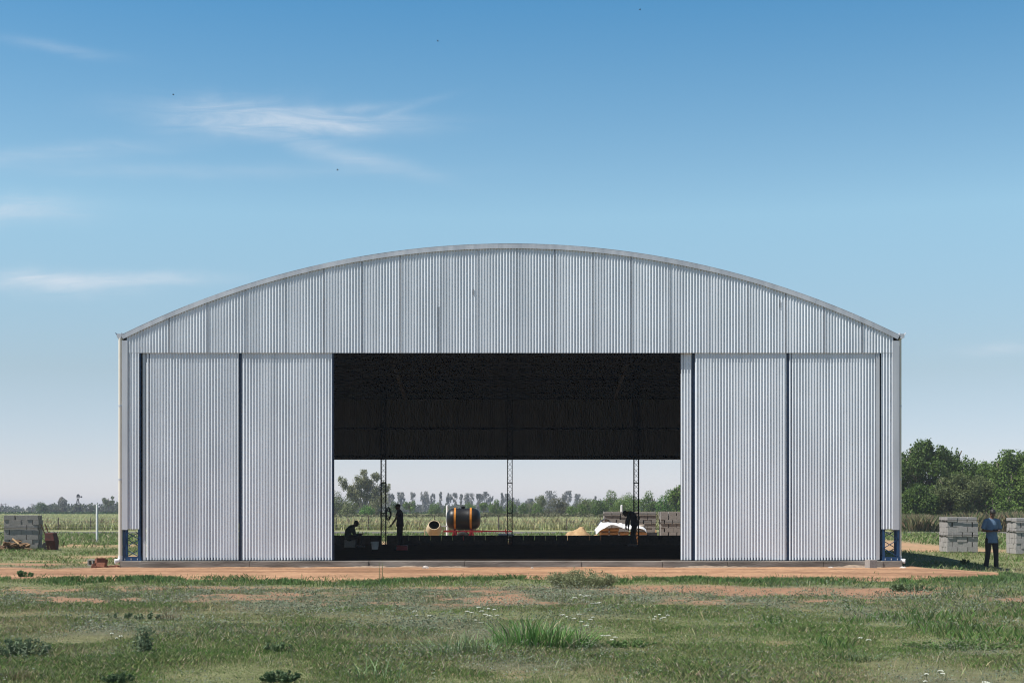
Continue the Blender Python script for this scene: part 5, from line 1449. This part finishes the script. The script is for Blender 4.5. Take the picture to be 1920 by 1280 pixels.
def tree(name, label, cat, px, wpx, top, d, kind, pal, n=2500, leaf=None, group=None, seed=None, base=0.0, place=True):
    seed = seed or int(px * 7 + d)
    rg = random.Random(seed)
    s = d / F; h = Z(top, d); w = wpx * s / 2
    x0 = X(px, d)
    t = thing(name, (x0, d, base), label, cat, group)
    tb = MB(); C = []; Rr = []
    leaf = leaf or max(0.05, 0.55 * s * 1.9)
    O = Vector((x0, d, base))
    if kind == 'bush':
        for k in range(9): tb.tube([O + Vector((rg.uniform(-.15, .15) * w, 0, 0)), O + Vector((rg.uniform(-.5, .5) * w, rg.uniform(-.3, .3) * w, h * rg.uniform(.5, .8)))], [0.05 * h * .4, 0.012 * h], n=6)
        m = rg.randint(13, 18)
        for k in range(m):
            a = rg.uniform(0, 2 * math.pi); q = math.sqrt(rg.random()) * 0.8
            zz = rg.uniform(0.16, 0.80) * (1 - 0.38 * q * q)
            r = rg.uniform(0.20, 0.36) * min(w, h * .75)
            C.append(O + Vector((math.cos(a) * q * w * 0.85, math.sin(a) * q * w * 0.7, zz * h))); Rr.append(r)
        C.append(O + Vector((0, 0, h * 0.80))); Rr.append(min(h * 0.18, w * .5))
        C.append(O + Vector((0, 0, h * 0.45))); Rr.append(min(h * 0.42, w * .6))
    elif kind == 'dome':
        tb.tube([O, O + Vector((0, 0, h * .6))], [.06 * h, .03 * h], n=8)
        for k in range(26):
            a = rg.uniform(0, 2 * math.pi); q = math.sqrt(rg.random()) * .78; zz = rg.uniform(.10, .86 - .75 * q * q if q < .75 else .35)
            C.append(O + Vector((math.cos(a) * q * w, math.sin(a) * q * w, zz * h))); Rr.append(rg.uniform(.20, .30) * w)
        C.append(O + Vector((0, 0, h * .5))); Rr.append(h * .40)
    elif kind == 'slender':
        lean = rg.uniform(-.06, .06) * h
        tb.tube([O, O + Vector((lean * .4, 0, h * .45)), O + Vector((lean, 0, h * .96))], [.020 * h + .06, .014 * h + .03, .004 * h], n=7)
        for q in (-1, 1):
            for k in range(3):
                z0 = rg.uniform(.3, .6) * h; z1 = z0 + rg.uniform(.2, .34) * h
                tb.tube([O + Vector((lean * z0 / h, 0, z0)), O + Vector((lean * z1 / h + q * w * rg.uniform(.4, .8), rg.uniform(-.4, .4) * w, z1))], [.010 * h, .003 * h], n=5)
        for k in range(18):
            f = rg.uniform(0.22, 0.94); wf = w * (0.55 + 0.6 * math.sin(min(1, (f - .2) / .8) * math.pi)) * .75
            C.append(O + Vector((lean * f + rg.uniform(-1, 1) * wf * .75, rg.uniform(-1, 1) * wf * .6, f * h))); Rr.append(rg.uniform(.20, .42) * max(w * .8, .04 * h))
    elif kind == 'fan':          # eucalypt: forked pale limbs spreading upward, foliage at their ends
        for k in range(9):
            a = -1 + 2 * k / 8 + rg.uniform(-.1, .1); ff = rg.uniform(.72, .97) * (1 - .20 * a * a)
            yo = rg.uniform(-.5, .5) * w
            m1 = O + Vector((a * w * .16, yo * .1, h * .22)); m2 = O + Vector((a * w * .50, yo * .5, h * ff * .62)); e = O + Vector((a * w * .86, yo, h * ff))
            tb.tube([O + Vector((a * .25, 0, 0)), m1, m2, e], [.030 * h, .022 * h, .012 * h, .004 * h], n=7)
            for q in range(13):
                f = rg.uniform(.40, 1.0); p = m2.lerp(e, (f - .5) * 2) if f > .5 else m1.lerp(m2, f * 2)
                C.append(p + Vector((rg.uniform(-.13, .13) * w, rg.uniform(-.15, .15) * w, rg.uniform(-.03, .03) * h))); Rr.append(rg.uniform(.08, .15) * w)
        for k in range(10): C.append(O + Vector((rg.uniform(-.9, .9) * w, rg.uniform(-.4, .4) * w, rg.uniform(.20, .42) * h))); Rr.append(rg.uniform(.14, .22) * w)
    elif kind == 'round':        # bare trunk under a rounded crown
        tb.tube([O, O + Vector((rg.uniform(-.04, .04) * h, 0, h * .4)), O + Vector((0, 0, h * .8))], [.04 * h, .03 * h, .01 * h], n=8)
        for q in range(5): tb.tube([O + Vector((0, 0, h * .35)), O + Vector((rg.uniform(-.7, .7) * w, rg.uniform(-.5, .5) * w, h * rg.uniform(.6, .85)))], [.02 * h, .006 * h], n=6)
        for k in range(15):
            a = rg.uniform(0, 2 * math.pi); q = math.sqrt(rg.random()) * .75
            C.append(O + Vector((math.cos(a) * q * w, math.sin(a) * q * w, h * (.62 + rg.uniform(-.25, .27) * math.sqrt(1 - q * q))))); Rr.append(rg.uniform(.24, .38) * w)
    elif kind == 'big':          # full wide crown that reaches near the ground, with upright sprays on top
        for q in range(9):
            e = O + Vector((rg.uniform(-.7, .7) * w, rg.uniform(-.5, .5) * w, h * rg.uniform(.6, .95)))
            tb.tube([O + Vector((rg.uniform(-.3, .3), 0, -.1)), O.lerp(e, .4) + Vector((0, 0, .1 * h)), e], [.035 * h, .022 * h, .006 * h], n=7)
        for k in range(70):
            a = rg.uniform(0, 2 * math.pi); q = math.sqrt(rg.random()) * .88; prof = math.sqrt(max(0, 1 - q * q))
            zz = rg.uniform(.08, .34 + .58 * prof)
            C.append(O + Vector((math.cos(a) * q * w * .9, math.sin(a) * q * w * .7, zz * h))); Rr.append(rg.uniform(.14, .25) * w)
        for k in range(34):
            a = rg.uniform(-.9, .9); zt = .98 - .36 * a * a + rg.uniform(-.10, .02); yo = rg.uniform(-.3, .3) * w; dx = rg.uniform(-.06, .06) * w
            for q in range(5): C.append(O + Vector((a * w - dx * q * .4, yo, (zt - q * .045) * h))); Rr.append((.022 + .022 * q) * w)
    c1, c2 = PAL[pal]
    v, f, c = leafcloud(C, Rr, n, leaf, c1, c2, seed, shell=.04 if kind in ('slender', 'fan') else .45, squash=2.1 if kind == 'slender' else 1.25 if kind == 'fan' else 1.0)
    v[:, 2] = np.maximum(v[:, 2], base + .03)
    zmax = base + h * 1.0; over = v[:, 2] > zmax; v[over, 2] = zmax - (v[over, 2] - zmax) * 0.5
    # keep the outline where the photograph has it
    cx_ = v[:, 0] - x0; lim = w * 1.10; v[:, 0] = x0 + np.where(np.abs(cx_) > lim, np.sign(cx_) * (lim - (np.abs(cx_) - lim) * .5), cx_)
    tb.build('trunk', M_PALEBARK if kind in ('fan', 'slender') else M_BARK, t, True)
    npmesh('crown', v, f, M_LEAF, c, t)
    return t


# left skyline
tree('tree', 'dome shaped dark green tree on the left skyline', 'tree', 78, 30, 938, 420, 'dome', 'dark', 2600)
tree('tree', 'round topped tree with a bare trunk left of the wind pump', 'tree', 117, 22, 925, 425, 'round', 'grey', 1700)
tree('tree', 'ragged upright tree close to the left downpipe on the skyline', 'tree', 204, 24, 926, 425, 'round', 'olive', 1900)
# dense scrub behind the left of the opening
tree('eucalyptus_tree', 'tall pale eucalyptus with forked limbs seen through the left of the opening', 'tree', 681, 92, 879, 250, 'fan', 'euca', 17000, leaf=.13)
tree('bush', 'grey green scrub at the left edge of the opening, under the eucalyptus', 'bush', 632, 56, 918, 262, 'bush', 'olive', 4200)
tree('bush', 'brownish dark scrub on the right foot of the eucalyptus', 'bush', 706, 40, 912, 258, 'bush', 'brown', 4200)
tree('bush', 'grey green scrub just left of the bright bush below the eucalyptus', 'bush', 655, 50, 934, 240, 'bush', 'olive', 3400)
tree('bush', 'bright green bush standing before the eucalyptus', 'bush', 687, 40, 943, 215, 'dome', 'bright', 3200)
G_M = 'middle distance bushes seen through the opening'
tree('bush', 'dark low bush just right of the left rear post', 'bush', 738, 28, 938, 300, 'bush', 'dark', 2200, group=G_M)
tree('bush', 'round green bush behind the standing worker', 'bush', 769, 30, 934, 310, 'round', 'green', 2000, group=G_M)
tree('bush', 'round topped green tree above the concrete mixer', 'bush', 815, 32, 939, 310, 'dome', 'green', 2200, group=G_M)
tree('bush', 'low dark bush between the mixer bush and the tank', 'bush', 838, 20, 947, 315, 'bush', 'dark', 1400, group=G_M)
tree('bush', 'green bush rising behind the orange straps of the tank', 'bush', 882, 22, 940, 310, 'dome', 'green', 1800, group=G_M)
tree('bush', 'narrow green bush at the right end of the tank', 'bush', 907, 18, 939, 300, 'round', 'green', 1700, group=G_M)
tree('bush', 'wide dark green bush left of the middle rear post', 'bush', 931, 36, 934, 280, 'bush', 'green', 2800, group=G_M)
tree('bush', 'green bush directly behind the middle rear post', 'bush', 957, 30, 936, 275, 'bush', 'green', 2400, group=G_M)
tree('bush', 'small green bush just right of the middle rear post', 'bush', 982, 24, 941, 280, 'bush', 'green', 2000, group=G_M)
tree('tree', 'loose grey green tree between the middle post and the brown willow', 'tree', 1010, 34, 926, 300, 'round', 'olive', 2600)
tree('bush', 'low green bush in front of the loose grey green tree', 'bush', 1006, 30, 942, 250, 'bush', 'green', 2400, group=G_M)
tree('tree', 'wide brownish willow right of the middle rear post', 'tree', 1045, 54, 927, 262, 'dome', 'brown', 4600)
tree('bush', 'small round green bush at the right foot of the brown willow', 'bush', 1072, 26, 943, 225, 'dome', 'green', 2200, group=G_M)
tree('tree', 'grey green round tree right of the brown willow', 'tree', 1096, 34, 929, 250, 'dome', 'olive', 3000)
tree('bush', 'low green bush between brown willow and the sand heap', 'bush', 1093, 34, 944, 215, 'bush', 'green', 2600, group=G_M)
tree('tree', 'dark green tree behind the white post by the bending man', 'tree', 1146, 48, 917, 240, 'bush', 'green', 4600)
tree('bush', 'dark green bush low between the round tree and the white post', 'bush', 1124, 42, 934, 215, 'bush', 'dark', 3400, group=G_M)
tree('bush', 'broad light green bush above the bending man', 'bush', 1172, 66, 924, 205, 'dome', 'light', 6000, group=G_M)
tree('tree', 'green tree just right of the right rear post', 'tree', 1216, 56, 918, 215, 'bush', 'green', 5200)
tree('bush', 'fresh green bush over the block stacks at the right of the opening', 'bush', 1243, 40, 927, 200, 'bush', 'bright', 4000, group=G_M)
tree('tree', 'tall dark green tree half hidden by the right door', 'tree', 1284, 66, 903, 195, 'big', 'green', 7500, leaf=.17)
# hazy slender row
tree('bush', 'broad dark green thicket behind the sand heap', 'bush', 1108, 70, 932, 262, 'bush', 'green', 4600, group=G_M)
tree('bush', 'dense green thicket left of the right rear post', 'bush', 1178, 62, 921, 228, 'bush', 'green', 5200, group=G_M)
tree('bush', 'dense green thicket filling the gap before the right door', 'bush', 1256, 70, 915, 225, 'bush', 'green', 5200, group=G_M)
tree('bush', 'grey green thicket low behind the middle of the opening', 'bush', 1000, 90, 938, 330, 'bush', 'olive', 4200, group=G_M)
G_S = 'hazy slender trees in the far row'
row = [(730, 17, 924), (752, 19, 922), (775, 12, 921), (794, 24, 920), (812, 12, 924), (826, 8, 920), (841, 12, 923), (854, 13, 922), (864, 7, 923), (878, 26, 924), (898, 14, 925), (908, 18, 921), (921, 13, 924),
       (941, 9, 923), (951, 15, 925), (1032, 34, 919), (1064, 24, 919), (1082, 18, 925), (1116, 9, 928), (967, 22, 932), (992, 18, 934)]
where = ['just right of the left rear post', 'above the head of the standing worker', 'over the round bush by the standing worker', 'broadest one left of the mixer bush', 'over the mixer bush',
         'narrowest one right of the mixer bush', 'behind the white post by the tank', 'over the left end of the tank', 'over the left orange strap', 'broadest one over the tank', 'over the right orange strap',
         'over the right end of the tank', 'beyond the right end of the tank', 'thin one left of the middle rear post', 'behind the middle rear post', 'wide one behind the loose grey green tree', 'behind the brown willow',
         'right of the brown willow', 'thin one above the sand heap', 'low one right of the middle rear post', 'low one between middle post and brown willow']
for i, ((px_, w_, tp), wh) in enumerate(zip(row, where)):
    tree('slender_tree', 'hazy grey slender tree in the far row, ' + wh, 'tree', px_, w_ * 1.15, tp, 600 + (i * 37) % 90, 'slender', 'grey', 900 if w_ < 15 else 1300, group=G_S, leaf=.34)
# big trees right of the hangar
tree('tree', 'tall dark tree with upright sprays close to the hangar right corner', 'tree', 1746, 176, 821, 128, 'big', 'dark', 52000, leaf=.10)
tree('bush', 'olive bush in front of the tall dark tree, above the middle block stack', 'bush', 1806, 132, 880, 118, 'big', 'olive', 28000, leaf=.085)
tree('tree', 'spreading green tree behind the standing man at the right edge', 'tree', 1905, 206, 842, 130, 'big', 'green', 52000, leaf=.105)
tree('bush', 'low dark undergrowth bush between the hangar corner and the olive bush', 'bush', 1722, 92, 905, 117, 'bush', 'dark', 17000, leaf=.09)
tree('bush', 'green bush with orange fruit just behind the head of the standing man', 'bush', 1874, 110, 912, 117, 'bush', 'green', 9000, leaf=.09)
# far tree line along the skyline
Cc = []; Rl = []
rg = random.Random(77)
for px_ in np.arange(-30, 2000, 3.2):
    d_ = 700 if px_ < 88 else 520 if px_ < 240 else 640
    tp = 948.5 + (2.2 if px_ < 64 else 0) - 3.5 * vnoise(px_ * 0.06, 3.0, 5) - (1.5 if 88 < px_ < 240 else 0) - 5 * (float(vnoise(px_ * 0.02, 1.0, 8)) > .72) * (px_ > 240)
    h = float(Z(tp, d_)); Cc.append((float(X(px_, d_)), d_ + rg.uniform(-8, 8), h * .55)); Rl.append(h * .5)
    Cc.append((float(X(px_ + 1.5, d_)), d_ + rg.uniform(-8, 8), h * .25)); Rl.append(h * .35)
v, f, c = leafcloud(Cc, Rl, 42000, .62, (0.055, 0.075, 0.035), (0.085, 0.10, 0.05), 5); v[:, 2] = np.maximum(v[:, 2], 0)
tag(npmesh('far_tree_line', v, f, M_LEAF, c), 'low hazy line of far trees along the whole horizon', 'trees', kind='stuff')
# scrub at the feet of the middle distance bushes
Cc = []; Rl = []
for px_ in np.arange(622, 1300, 3.0):
    d_ = 205 + rg.uniform(-10, 30); h = float(Z(957 + 5 * float(vnoise(px_ * .1, 0.0, 9)), d_)); Cc.append((float(X(px_, d_)), d_, h * .35)); Rl.append(max(.3, h * .45))
v, f, c = leafcloud(Cc, Rl, 16000, .20, (0.10, 0.105, 0.05), (0.15, 0.15, 0.08), 6); v[:, 2] = np.maximum(v[:, 2], 0)
tag(npmesh('scrub', v, f, M_LEAF, c), 'low dry scrub along the foot of the bushes beyond the field', 'scrub', kind='stuff')

# ------------------------------------------------------------------ plants of the foreground
def ribbon(n, base_xy, spread, h, w, lean, col, seed, segs=4, z0=None, hv=0.5):
    """long arching leaves; returns arrays"""
    rg = np.random.default_rng(seed)
    a = rg.random(n) * 2 * np.pi; q = np.sqrt(rg.random(n))
    x = base_xy[0] + np.cos(a) * q * spread[0]; y = base_xy[1] + np.sin(a) * q * spread[1]; z = gz(x, y) - .01
    hh = h * (1 - hv + hv * rg.random(n)) * (1 - .35 * q); la = a + rg.normal(0, .7, n); ln = lean * hh * (.25 + rg.random(n)) * (.4 + q)
    wd = w * (.6 + .7 * rg.random(n)); pa = la + np.pi / 2 + rg.normal(0, .5, n)
    V = np.empty((n, (segs + 1) * 2, 3))
    droop = rg.random(n) * .55
    for k in range(segs + 1):
        t = k / segs
        cx_ = x + np.cos(la) * ln * t ** 1.8; cy_ = y + np.sin(la) * ln * t ** 1.8; cz_ = z + hh * (t - droop * t ** 3 * .55)
        ww_ = wd * .5 * (.65 + .6 * t - 1.22 * t * t)
        V[:, 2 * k] = np.stack([cx_ - np.cos(pa) * ww_, cy_ - np.sin(pa) * ww_, cz_], 1); V[:, 2 * k + 1] = np.stack([cx_ + np.cos(pa) * ww_, cy_ + np.sin(pa) * ww_, cz_], 1)
    b = np.arange(n)[:, None] * (segs + 1) * 2
    Fq = np.concatenate([b + np.array([2 * k, 2 * k + 1, 2 * k + 3, 2 * k + 2]) for k in range(segs)], 0)
    c = np.asarray(col) * (1 + .28 * (rg.random((n, 1)) * 2 - 1)) * (1 + .12 * (rg.random((n, 3)) * 2 - 1))
    c[rg.random(n) < .10] = (0.36, 0.33, 0.20)
    return V.reshape(-1, 3), Fq, np.repeat(c, (segs + 1) * 2, 0)


def plant(name, label, cat, px, py, arrs, group=None):
    d_ = GD(py); o = npmesh(name, *join(arrs)[:2], M_GRASS, join(arrs)[2])
    # put the origin at the plant's foot
    x0 = X(px, d_); z0 = gzf(x0, d_); o.data.transform(Matrix.Translation((-x0, -d_, -z0))); o.location = (x0, d_, z0)
    return tag(o, label, cat, group)


def at(px, py): d_ = GD(py); return (X(px, d_), d_)


GR = (0.125, 0.245, 0.065); GR2 = (0.19, 0.27, 0.125)
p_ = at(1000, 1216)
tus = [ribbon(260, (p_[0] - .06, p_[1] + .12), (.50, .38), .62, .021, .75, GR, 1), ribbon(230, (p_[0] + .32, p_[1] + .15), (.44, .3), .46, .019, .85, GR, 2),
       ribbon(60, (p_[0] + .02, p_[1]), (.5, .25), .30, .014, 1.0, GR2, 3), ribbon(16, (p_[0] - .1, p_[1] + .2), (.3, .2), .68, .018, .5, (0.05, 0.10, 0.05), 4)]
plant('grass_tussock', 'large lush green grass tussock in the centre foreground', 'grass tussock', 1000, 1216, tus)
p_ = at(868, 1226)
plant('grass_tussock', 'loose grass tussock with bent stalks left of the large tussock', 'grass tussock', 868, 1226, [ribbon(170, p_, (.58, .3), .42, .015, 1.0, GR2, 5), ribbon(60, (p_[0] + .15, p_[1]), (.4, .25), .26, .013, 1.0, GR, 6), ribbon(9, p_, (.25, .15), .62, .010, .3, (0.2, 0.25, 0.12), 7)])
p_ = at(720, 1278)
plant('grass_tussock', 'thin grass tussock with long pale blades at the bottom edge, left of centre', 'grass tussock', 720, 1278, [ribbon(46, p_, (.42, .25), .42, .010, .9, GR2, 8, hv=.7)])
p_ = at(1590, 1235)
plant('grass_tussock', 'flattened dark grass tussock in the right foreground', 'grass tussock', 1590, 1235, [ribbon(220, p_, (.42, .3), .17, .012, 1.5, (0.085, 0.13, 0.055), 9)])
p_ = at(318, 1162)
plant('grass_tussock', 'small brown tussock in the left lawn', 'grass tussock', 318, 1162, [ribbon(130, p_, (.20, .2), .22, .010, .6, (0.16, 0.13, 0.085), 10)])
p_ = at(30, 1276)
plant('grass_tussock', 'brownish tussock in the bottom left corner', 'grass tussock', 30, 1276, [ribbon(170, p_, (.22, .2), .20, .009, .7, (0.19, 0.16, 0.09), 13)])


def bushy(name, label, px, py, hw, hd, h, n, leaf, c1, c2, seed, stems=40, cat='weed', group=None):
    x0, y0 = at(px, py); rg = random.Random(seed); z0 = gzf(x0, y0)
    t = thing(name, (x0, y0, z0), label, cat, group)
    C = []; Rr = []; tb = MB()
    for k in range(stems):
        a = rg.uniform(0, 2 * math.pi); q = math.sqrt(rg.random()); hh = h * (1 - .45 * q * q) * rg.uniform(.65, 1.05)
        e = Vector((x0 + math.cos(a) * q * hw, y0 + math.sin(a) * q * hd, z0 + hh)); s_ = Vector((x0 + math.cos(a) * q * hw * .6, y0 + math.sin(a) * q * hd * .6, z0 - .02))
        tb.tube([s_, s_.lerp(e, .5) + Vector((0, 0, .03)), e], [.005, .004, .0025], n=4)
        for f in (.35, .55, .75, .92): C.append(s_.lerp(e, f)); Rr.append(h * rg.uniform(.10, .18))
    tb.build('stems', mat('weed_stem', (0.16, 0.17, 0.08), (0.10, 0.11, 0.05), 8, 0.8), t)
    v, f, c = leafcloud(C, Rr, n, leaf, c1, c2, seed, shell=.2, up=.4); v[:, 2] = np.maximum(v[:, 2], z0 + .01)
    npmesh('foliage', v, f, M_LEAF, c, t)
    return t


bushy('shrub', 'broad pale green twiggy weed bush at the edge of the dirt track', 1090, 1101, .88, .45, .44, 9000, .016, (0.20, 0.235, 0.115), (0.28, 0.29, 0.155), 3, 90, 'bush')
bushy('leafy_weed', 'dark round leafy weed at the bottom edge, left of centre', 525, 1279, .21, .18, .12, 2400, .016, (0.075, 0.13, 0.055), (0.12, 0.18, 0.085), 4, 30)
bushy('leafy_weed', 'low dark leafy weed at the bottom edge near the left corner', 224, 1280, .22, .15, .09, 1800, .015, (0.075, 0.13, 0.055), (0.12, 0.18, 0.085), 5, 26)
bushy('leafy_weed', 'spreading leafy weed at the left edge of the lawn', 42, 1232, .34, .28, .26, 1500, .020, (0.11, 0.165, 0.085), (0.165, 0.21, 0.12), 6, 34)
bushy('leafy_weed', 'upright narrow leafy weed in the left lawn', 266, 1230, .11, .12, .40, 480, .020, (0.11, 0.165, 0.085), (0.165, 0.21, 0.12), 7, 10)
bushy('leafy_weed', 'small leafy weed beyond the upright narrow one', 272, 1162, .22, .2, .14, 380, .02, (0.12, 0.18, 0.085), (0.17, 0.22, 0.12), 8, 9)
bushy('leafy_weed', 'loose leafy weed in the left foreground, below the brown tussock', 520, 1226, .24, .2, .13, 420, .020, (0.12, 0.19, 0.085), (0.17, 0.23, 0.115), 9, 10)
bushy('leafy_weed', 'low bright green weed patch right of the large tussock', 1180, 1213, .40, .22, .10, 1300, .018, (0.12, 0.21, 0.06), (0.17, 0.27, 0.09), 10, 30)
bushy('leafy_weed', 'bright green ferny weed patch in the right foreground', 1800, 1214, .80, .40, .11, 3000, .016, (0.11, 0.20, 0.05), (0.16, 0.26, 0.08), 11, 60)
bushy('leafy_weed', 'dark leafy weed on the dirt at the far left of the track', 46, 1082, .22, .2, .20, 900, .03, (0.06, 0.13, 0.04), (0.10, 0.17, 0.06), 12, 14)
bushy('leafy_weed', 'leafy green weed on the lawn left of the weed with two stalks', 225, 1160, .24, .2, .10, 360, .02, (0.12, 0.18, 0.085), (0.17, 0.22, 0.12), 14, 9)
bushy('leafy_weed', 'dark green weed clump at the right end of the bare soil', 1712, 1110, .6, .35, .17, 1500, .024, (0.10, 0.16, 0.07), (0.15, 0.205, 0.10), 15, 34)
bushy('leafy_weed', 'dark tuft growing in the shadow beside the right corner', 1810, 1051, .16, .15, .22, 500, .03, (0.05, 0.10, 0.03), (0.08, 0.13, 0.045), 16, 10)

# weeds with tall seed stalks
def stalk_weed(px, py, stalks, label, seed):
    x0, y0 = at(px, py); z0 = gzf(x0, y0); rg = random.Random(seed)
    t = thing('stalk_weed', (x0, y0, z0), label, 'weed')
    C = []; Rr = []
    for sx, h in stalks:
        MB().tube([(x0 + sx * .3, y0, z0 - .02), (x0 + sx, y0, z0 + h * .5), (x0 + sx * 1.1, y0, z0 + h)], [.008, .006, .004], n=5).build('stalk', mat('dry_stem', (0.26, 0.26, 0.13), (0.16, 0.17, 0.07), 9, 0.8), t)
        for k in range(12): C.append((x0 + sx * (.6 + .4 * k / 12), y0, z0 + h * (.25 + .75 * k / 12))); Rr.append(.018 if k > 4 else .032)
    for k in range(6): C.append((x0 + rg.uniform(-.07, .07), y0 + rg.uniform(-.05, .05), z0 + .04)); Rr.append(.055)
    v, f, c = leafcloud(C, Rr, 420, .009, (0.10, 0.13, 0.06), (0.22, 0.23, 0.12), seed, shell=.1); npmesh('leaves', v, f, M_LEAF, c, t)
stalk_weed(714, 1093, ((-.035, .52), (.04, .49)), 'weed with two tall thin seed stalks before the dirt track', 5)
stalk_weed(565, 1128, ((0.01, .52),), 'weed with one thin stalk in the grey weeds left of the two stalked weed', 6)
stalk_weed(1058, 1140, ((0.02, .58), (-.03, .40)), 'thin flowering stalks standing behind the large tussock', 7)

# white flower umbels
def umbel_plant(label, px, py, heads, seed):
    x0, y0 = at(px, py); z0 = gzf(x0, y0); rg = random.Random(seed)
    t = thing('white_flower', (x0, y0, z0), label, 'flower', 'white umbel flowers in the lawn')
    for (hx, hy, wpx) in heads:
        st = MB()
        yy_ = y0 + rg.uniform(-.35, .35); xh = X(hx, yy_); zh = max(Z(hy, yy_), gzf(xh, yy_) + .06); r = max(.018, wpx * yy_ / F / 2)
        st.tube([(xh + rg.uniform(-.06, .06), yy_ + .03, gzf(xh, yy_) - .02), (xh, yy_, zh - .06), (xh, yy_, zh)], [.003, .0025, .002], n=4)
        b = MB()
        for k in range(int(10 + r * 260)):
            a = rg.uniform(0, 6.28); q = math.sqrt(rg.random()) * r; c_ = (xh + math.cos(a) * q, yy_ + math.sin(a) * q * .9, zh - .25 * q * q / r + rg.uniform(-.003, .003))
            b.sphere(c_, (.0075, .0075, .0045), 5, 3)
            if k % 3 == 0: st.bar((xh, yy_, zh - .035), c_, .0015)
        b.build('flower_head', M_FLOWER, t); st.build('stem', mat('weed_stem', (0.16, 0.17, 0.08)), t)
umbel_plant('white flower umbels left of the tips of the large tussock', 905, 1175, [(876, 1145, 8), (884, 1147, 7), (897, 1137, 9), (909, 1150, 12), (917, 1153, 12), (903, 1144, 9), (916, 1140, 7), (926, 1141, 8), (932, 1152, 7), (902, 1166, 9), (892, 1161, 6)], 1)
umbel_plant('white flower umbels right of the tips of the large tussock', 1070, 1180, [(1055, 1151, 11), (1086, 1150, 8), (1077, 1158, 9), (1107, 1160, 9), (1090, 1164, 7), (1100, 1171, 8), (1063, 1155, 5), (1112, 1156, 6)], 2)
umbel_plant('white flower umbels behind the large tussock, nearest the bare soil', 1095, 1150, [(1078, 1119, 9), (1101, 1115, 15), (1088, 1114, 8), (1110, 1130, 10), (1120, 1129, 9), (1125, 1128, 6)], 3)
umbel_plant('small white flower umbels in the grey weeds right of centre', 1238, 1168, [(1226, 1159, 6), (1236, 1151, 6), (1245, 1156, 7), (1252, 1152, 6), (1229, 1155, 5), (1240, 1160, 5)], 4)
umbel_plant('flat white flower umbels low in the grass right of the large tussock', 1140, 1205, [(1130, 1190, 9), (1140, 1190, 11), (1154, 1199, 8), (1147, 1202, 7)], 5)
umbel_plant('two white flower umbels alone in the right lawn', 1620, 1210, [(1613, 1194, 10), (1629, 1198, 10)], 6)
umbel_plant('white flower umbels near the bottom right corner', 1760, 1280, [(1737, 1262, 9), (1763, 1256, 12), (1848, 1277, 16), (1768, 1261, 8), (1735, 1276, 7)], 7)
umbel_plant('sparse white flower umbels in the left lawn', 215, 1205, [(209, 1186, 7), (226, 1191, 8), (218, 1195, 5)], 8)
umbel_plant('pair of white flower umbels in the green grass left of the large tussock', 790, 1168, [(778, 1144, 9), (805, 1153, 9), (782, 1152, 5)], 9)

# ------------------------------------------------------------------ air
hz = MB(); hz.bx(-2700, 2700, -2700, 2700, -1.6, 14.5)
hm = bpy.data.materials.new('haze_air'); hm.use_nodes = True; nt = hm.node_tree
nt.nodes.remove(nt.nodes['Principled BSDF']); pv = nt.nodes.new('ShaderNodeVolumePrincipled')
pv.inputs['Color'].default_value = (0.80, 0.86, 0.95, 1); pv.inputs['Density'].default_value = 0.00036; pv.inputs['Anisotropy'].default_value = 0.1
nt.links.new(pv.outputs[0], nt.nodes['Material Output'].inputs['Volume'])
o = hz.build('haze', hm); tag(o, 'thin pale haze in the air over the flat fields', 'haze', kind='stuff')
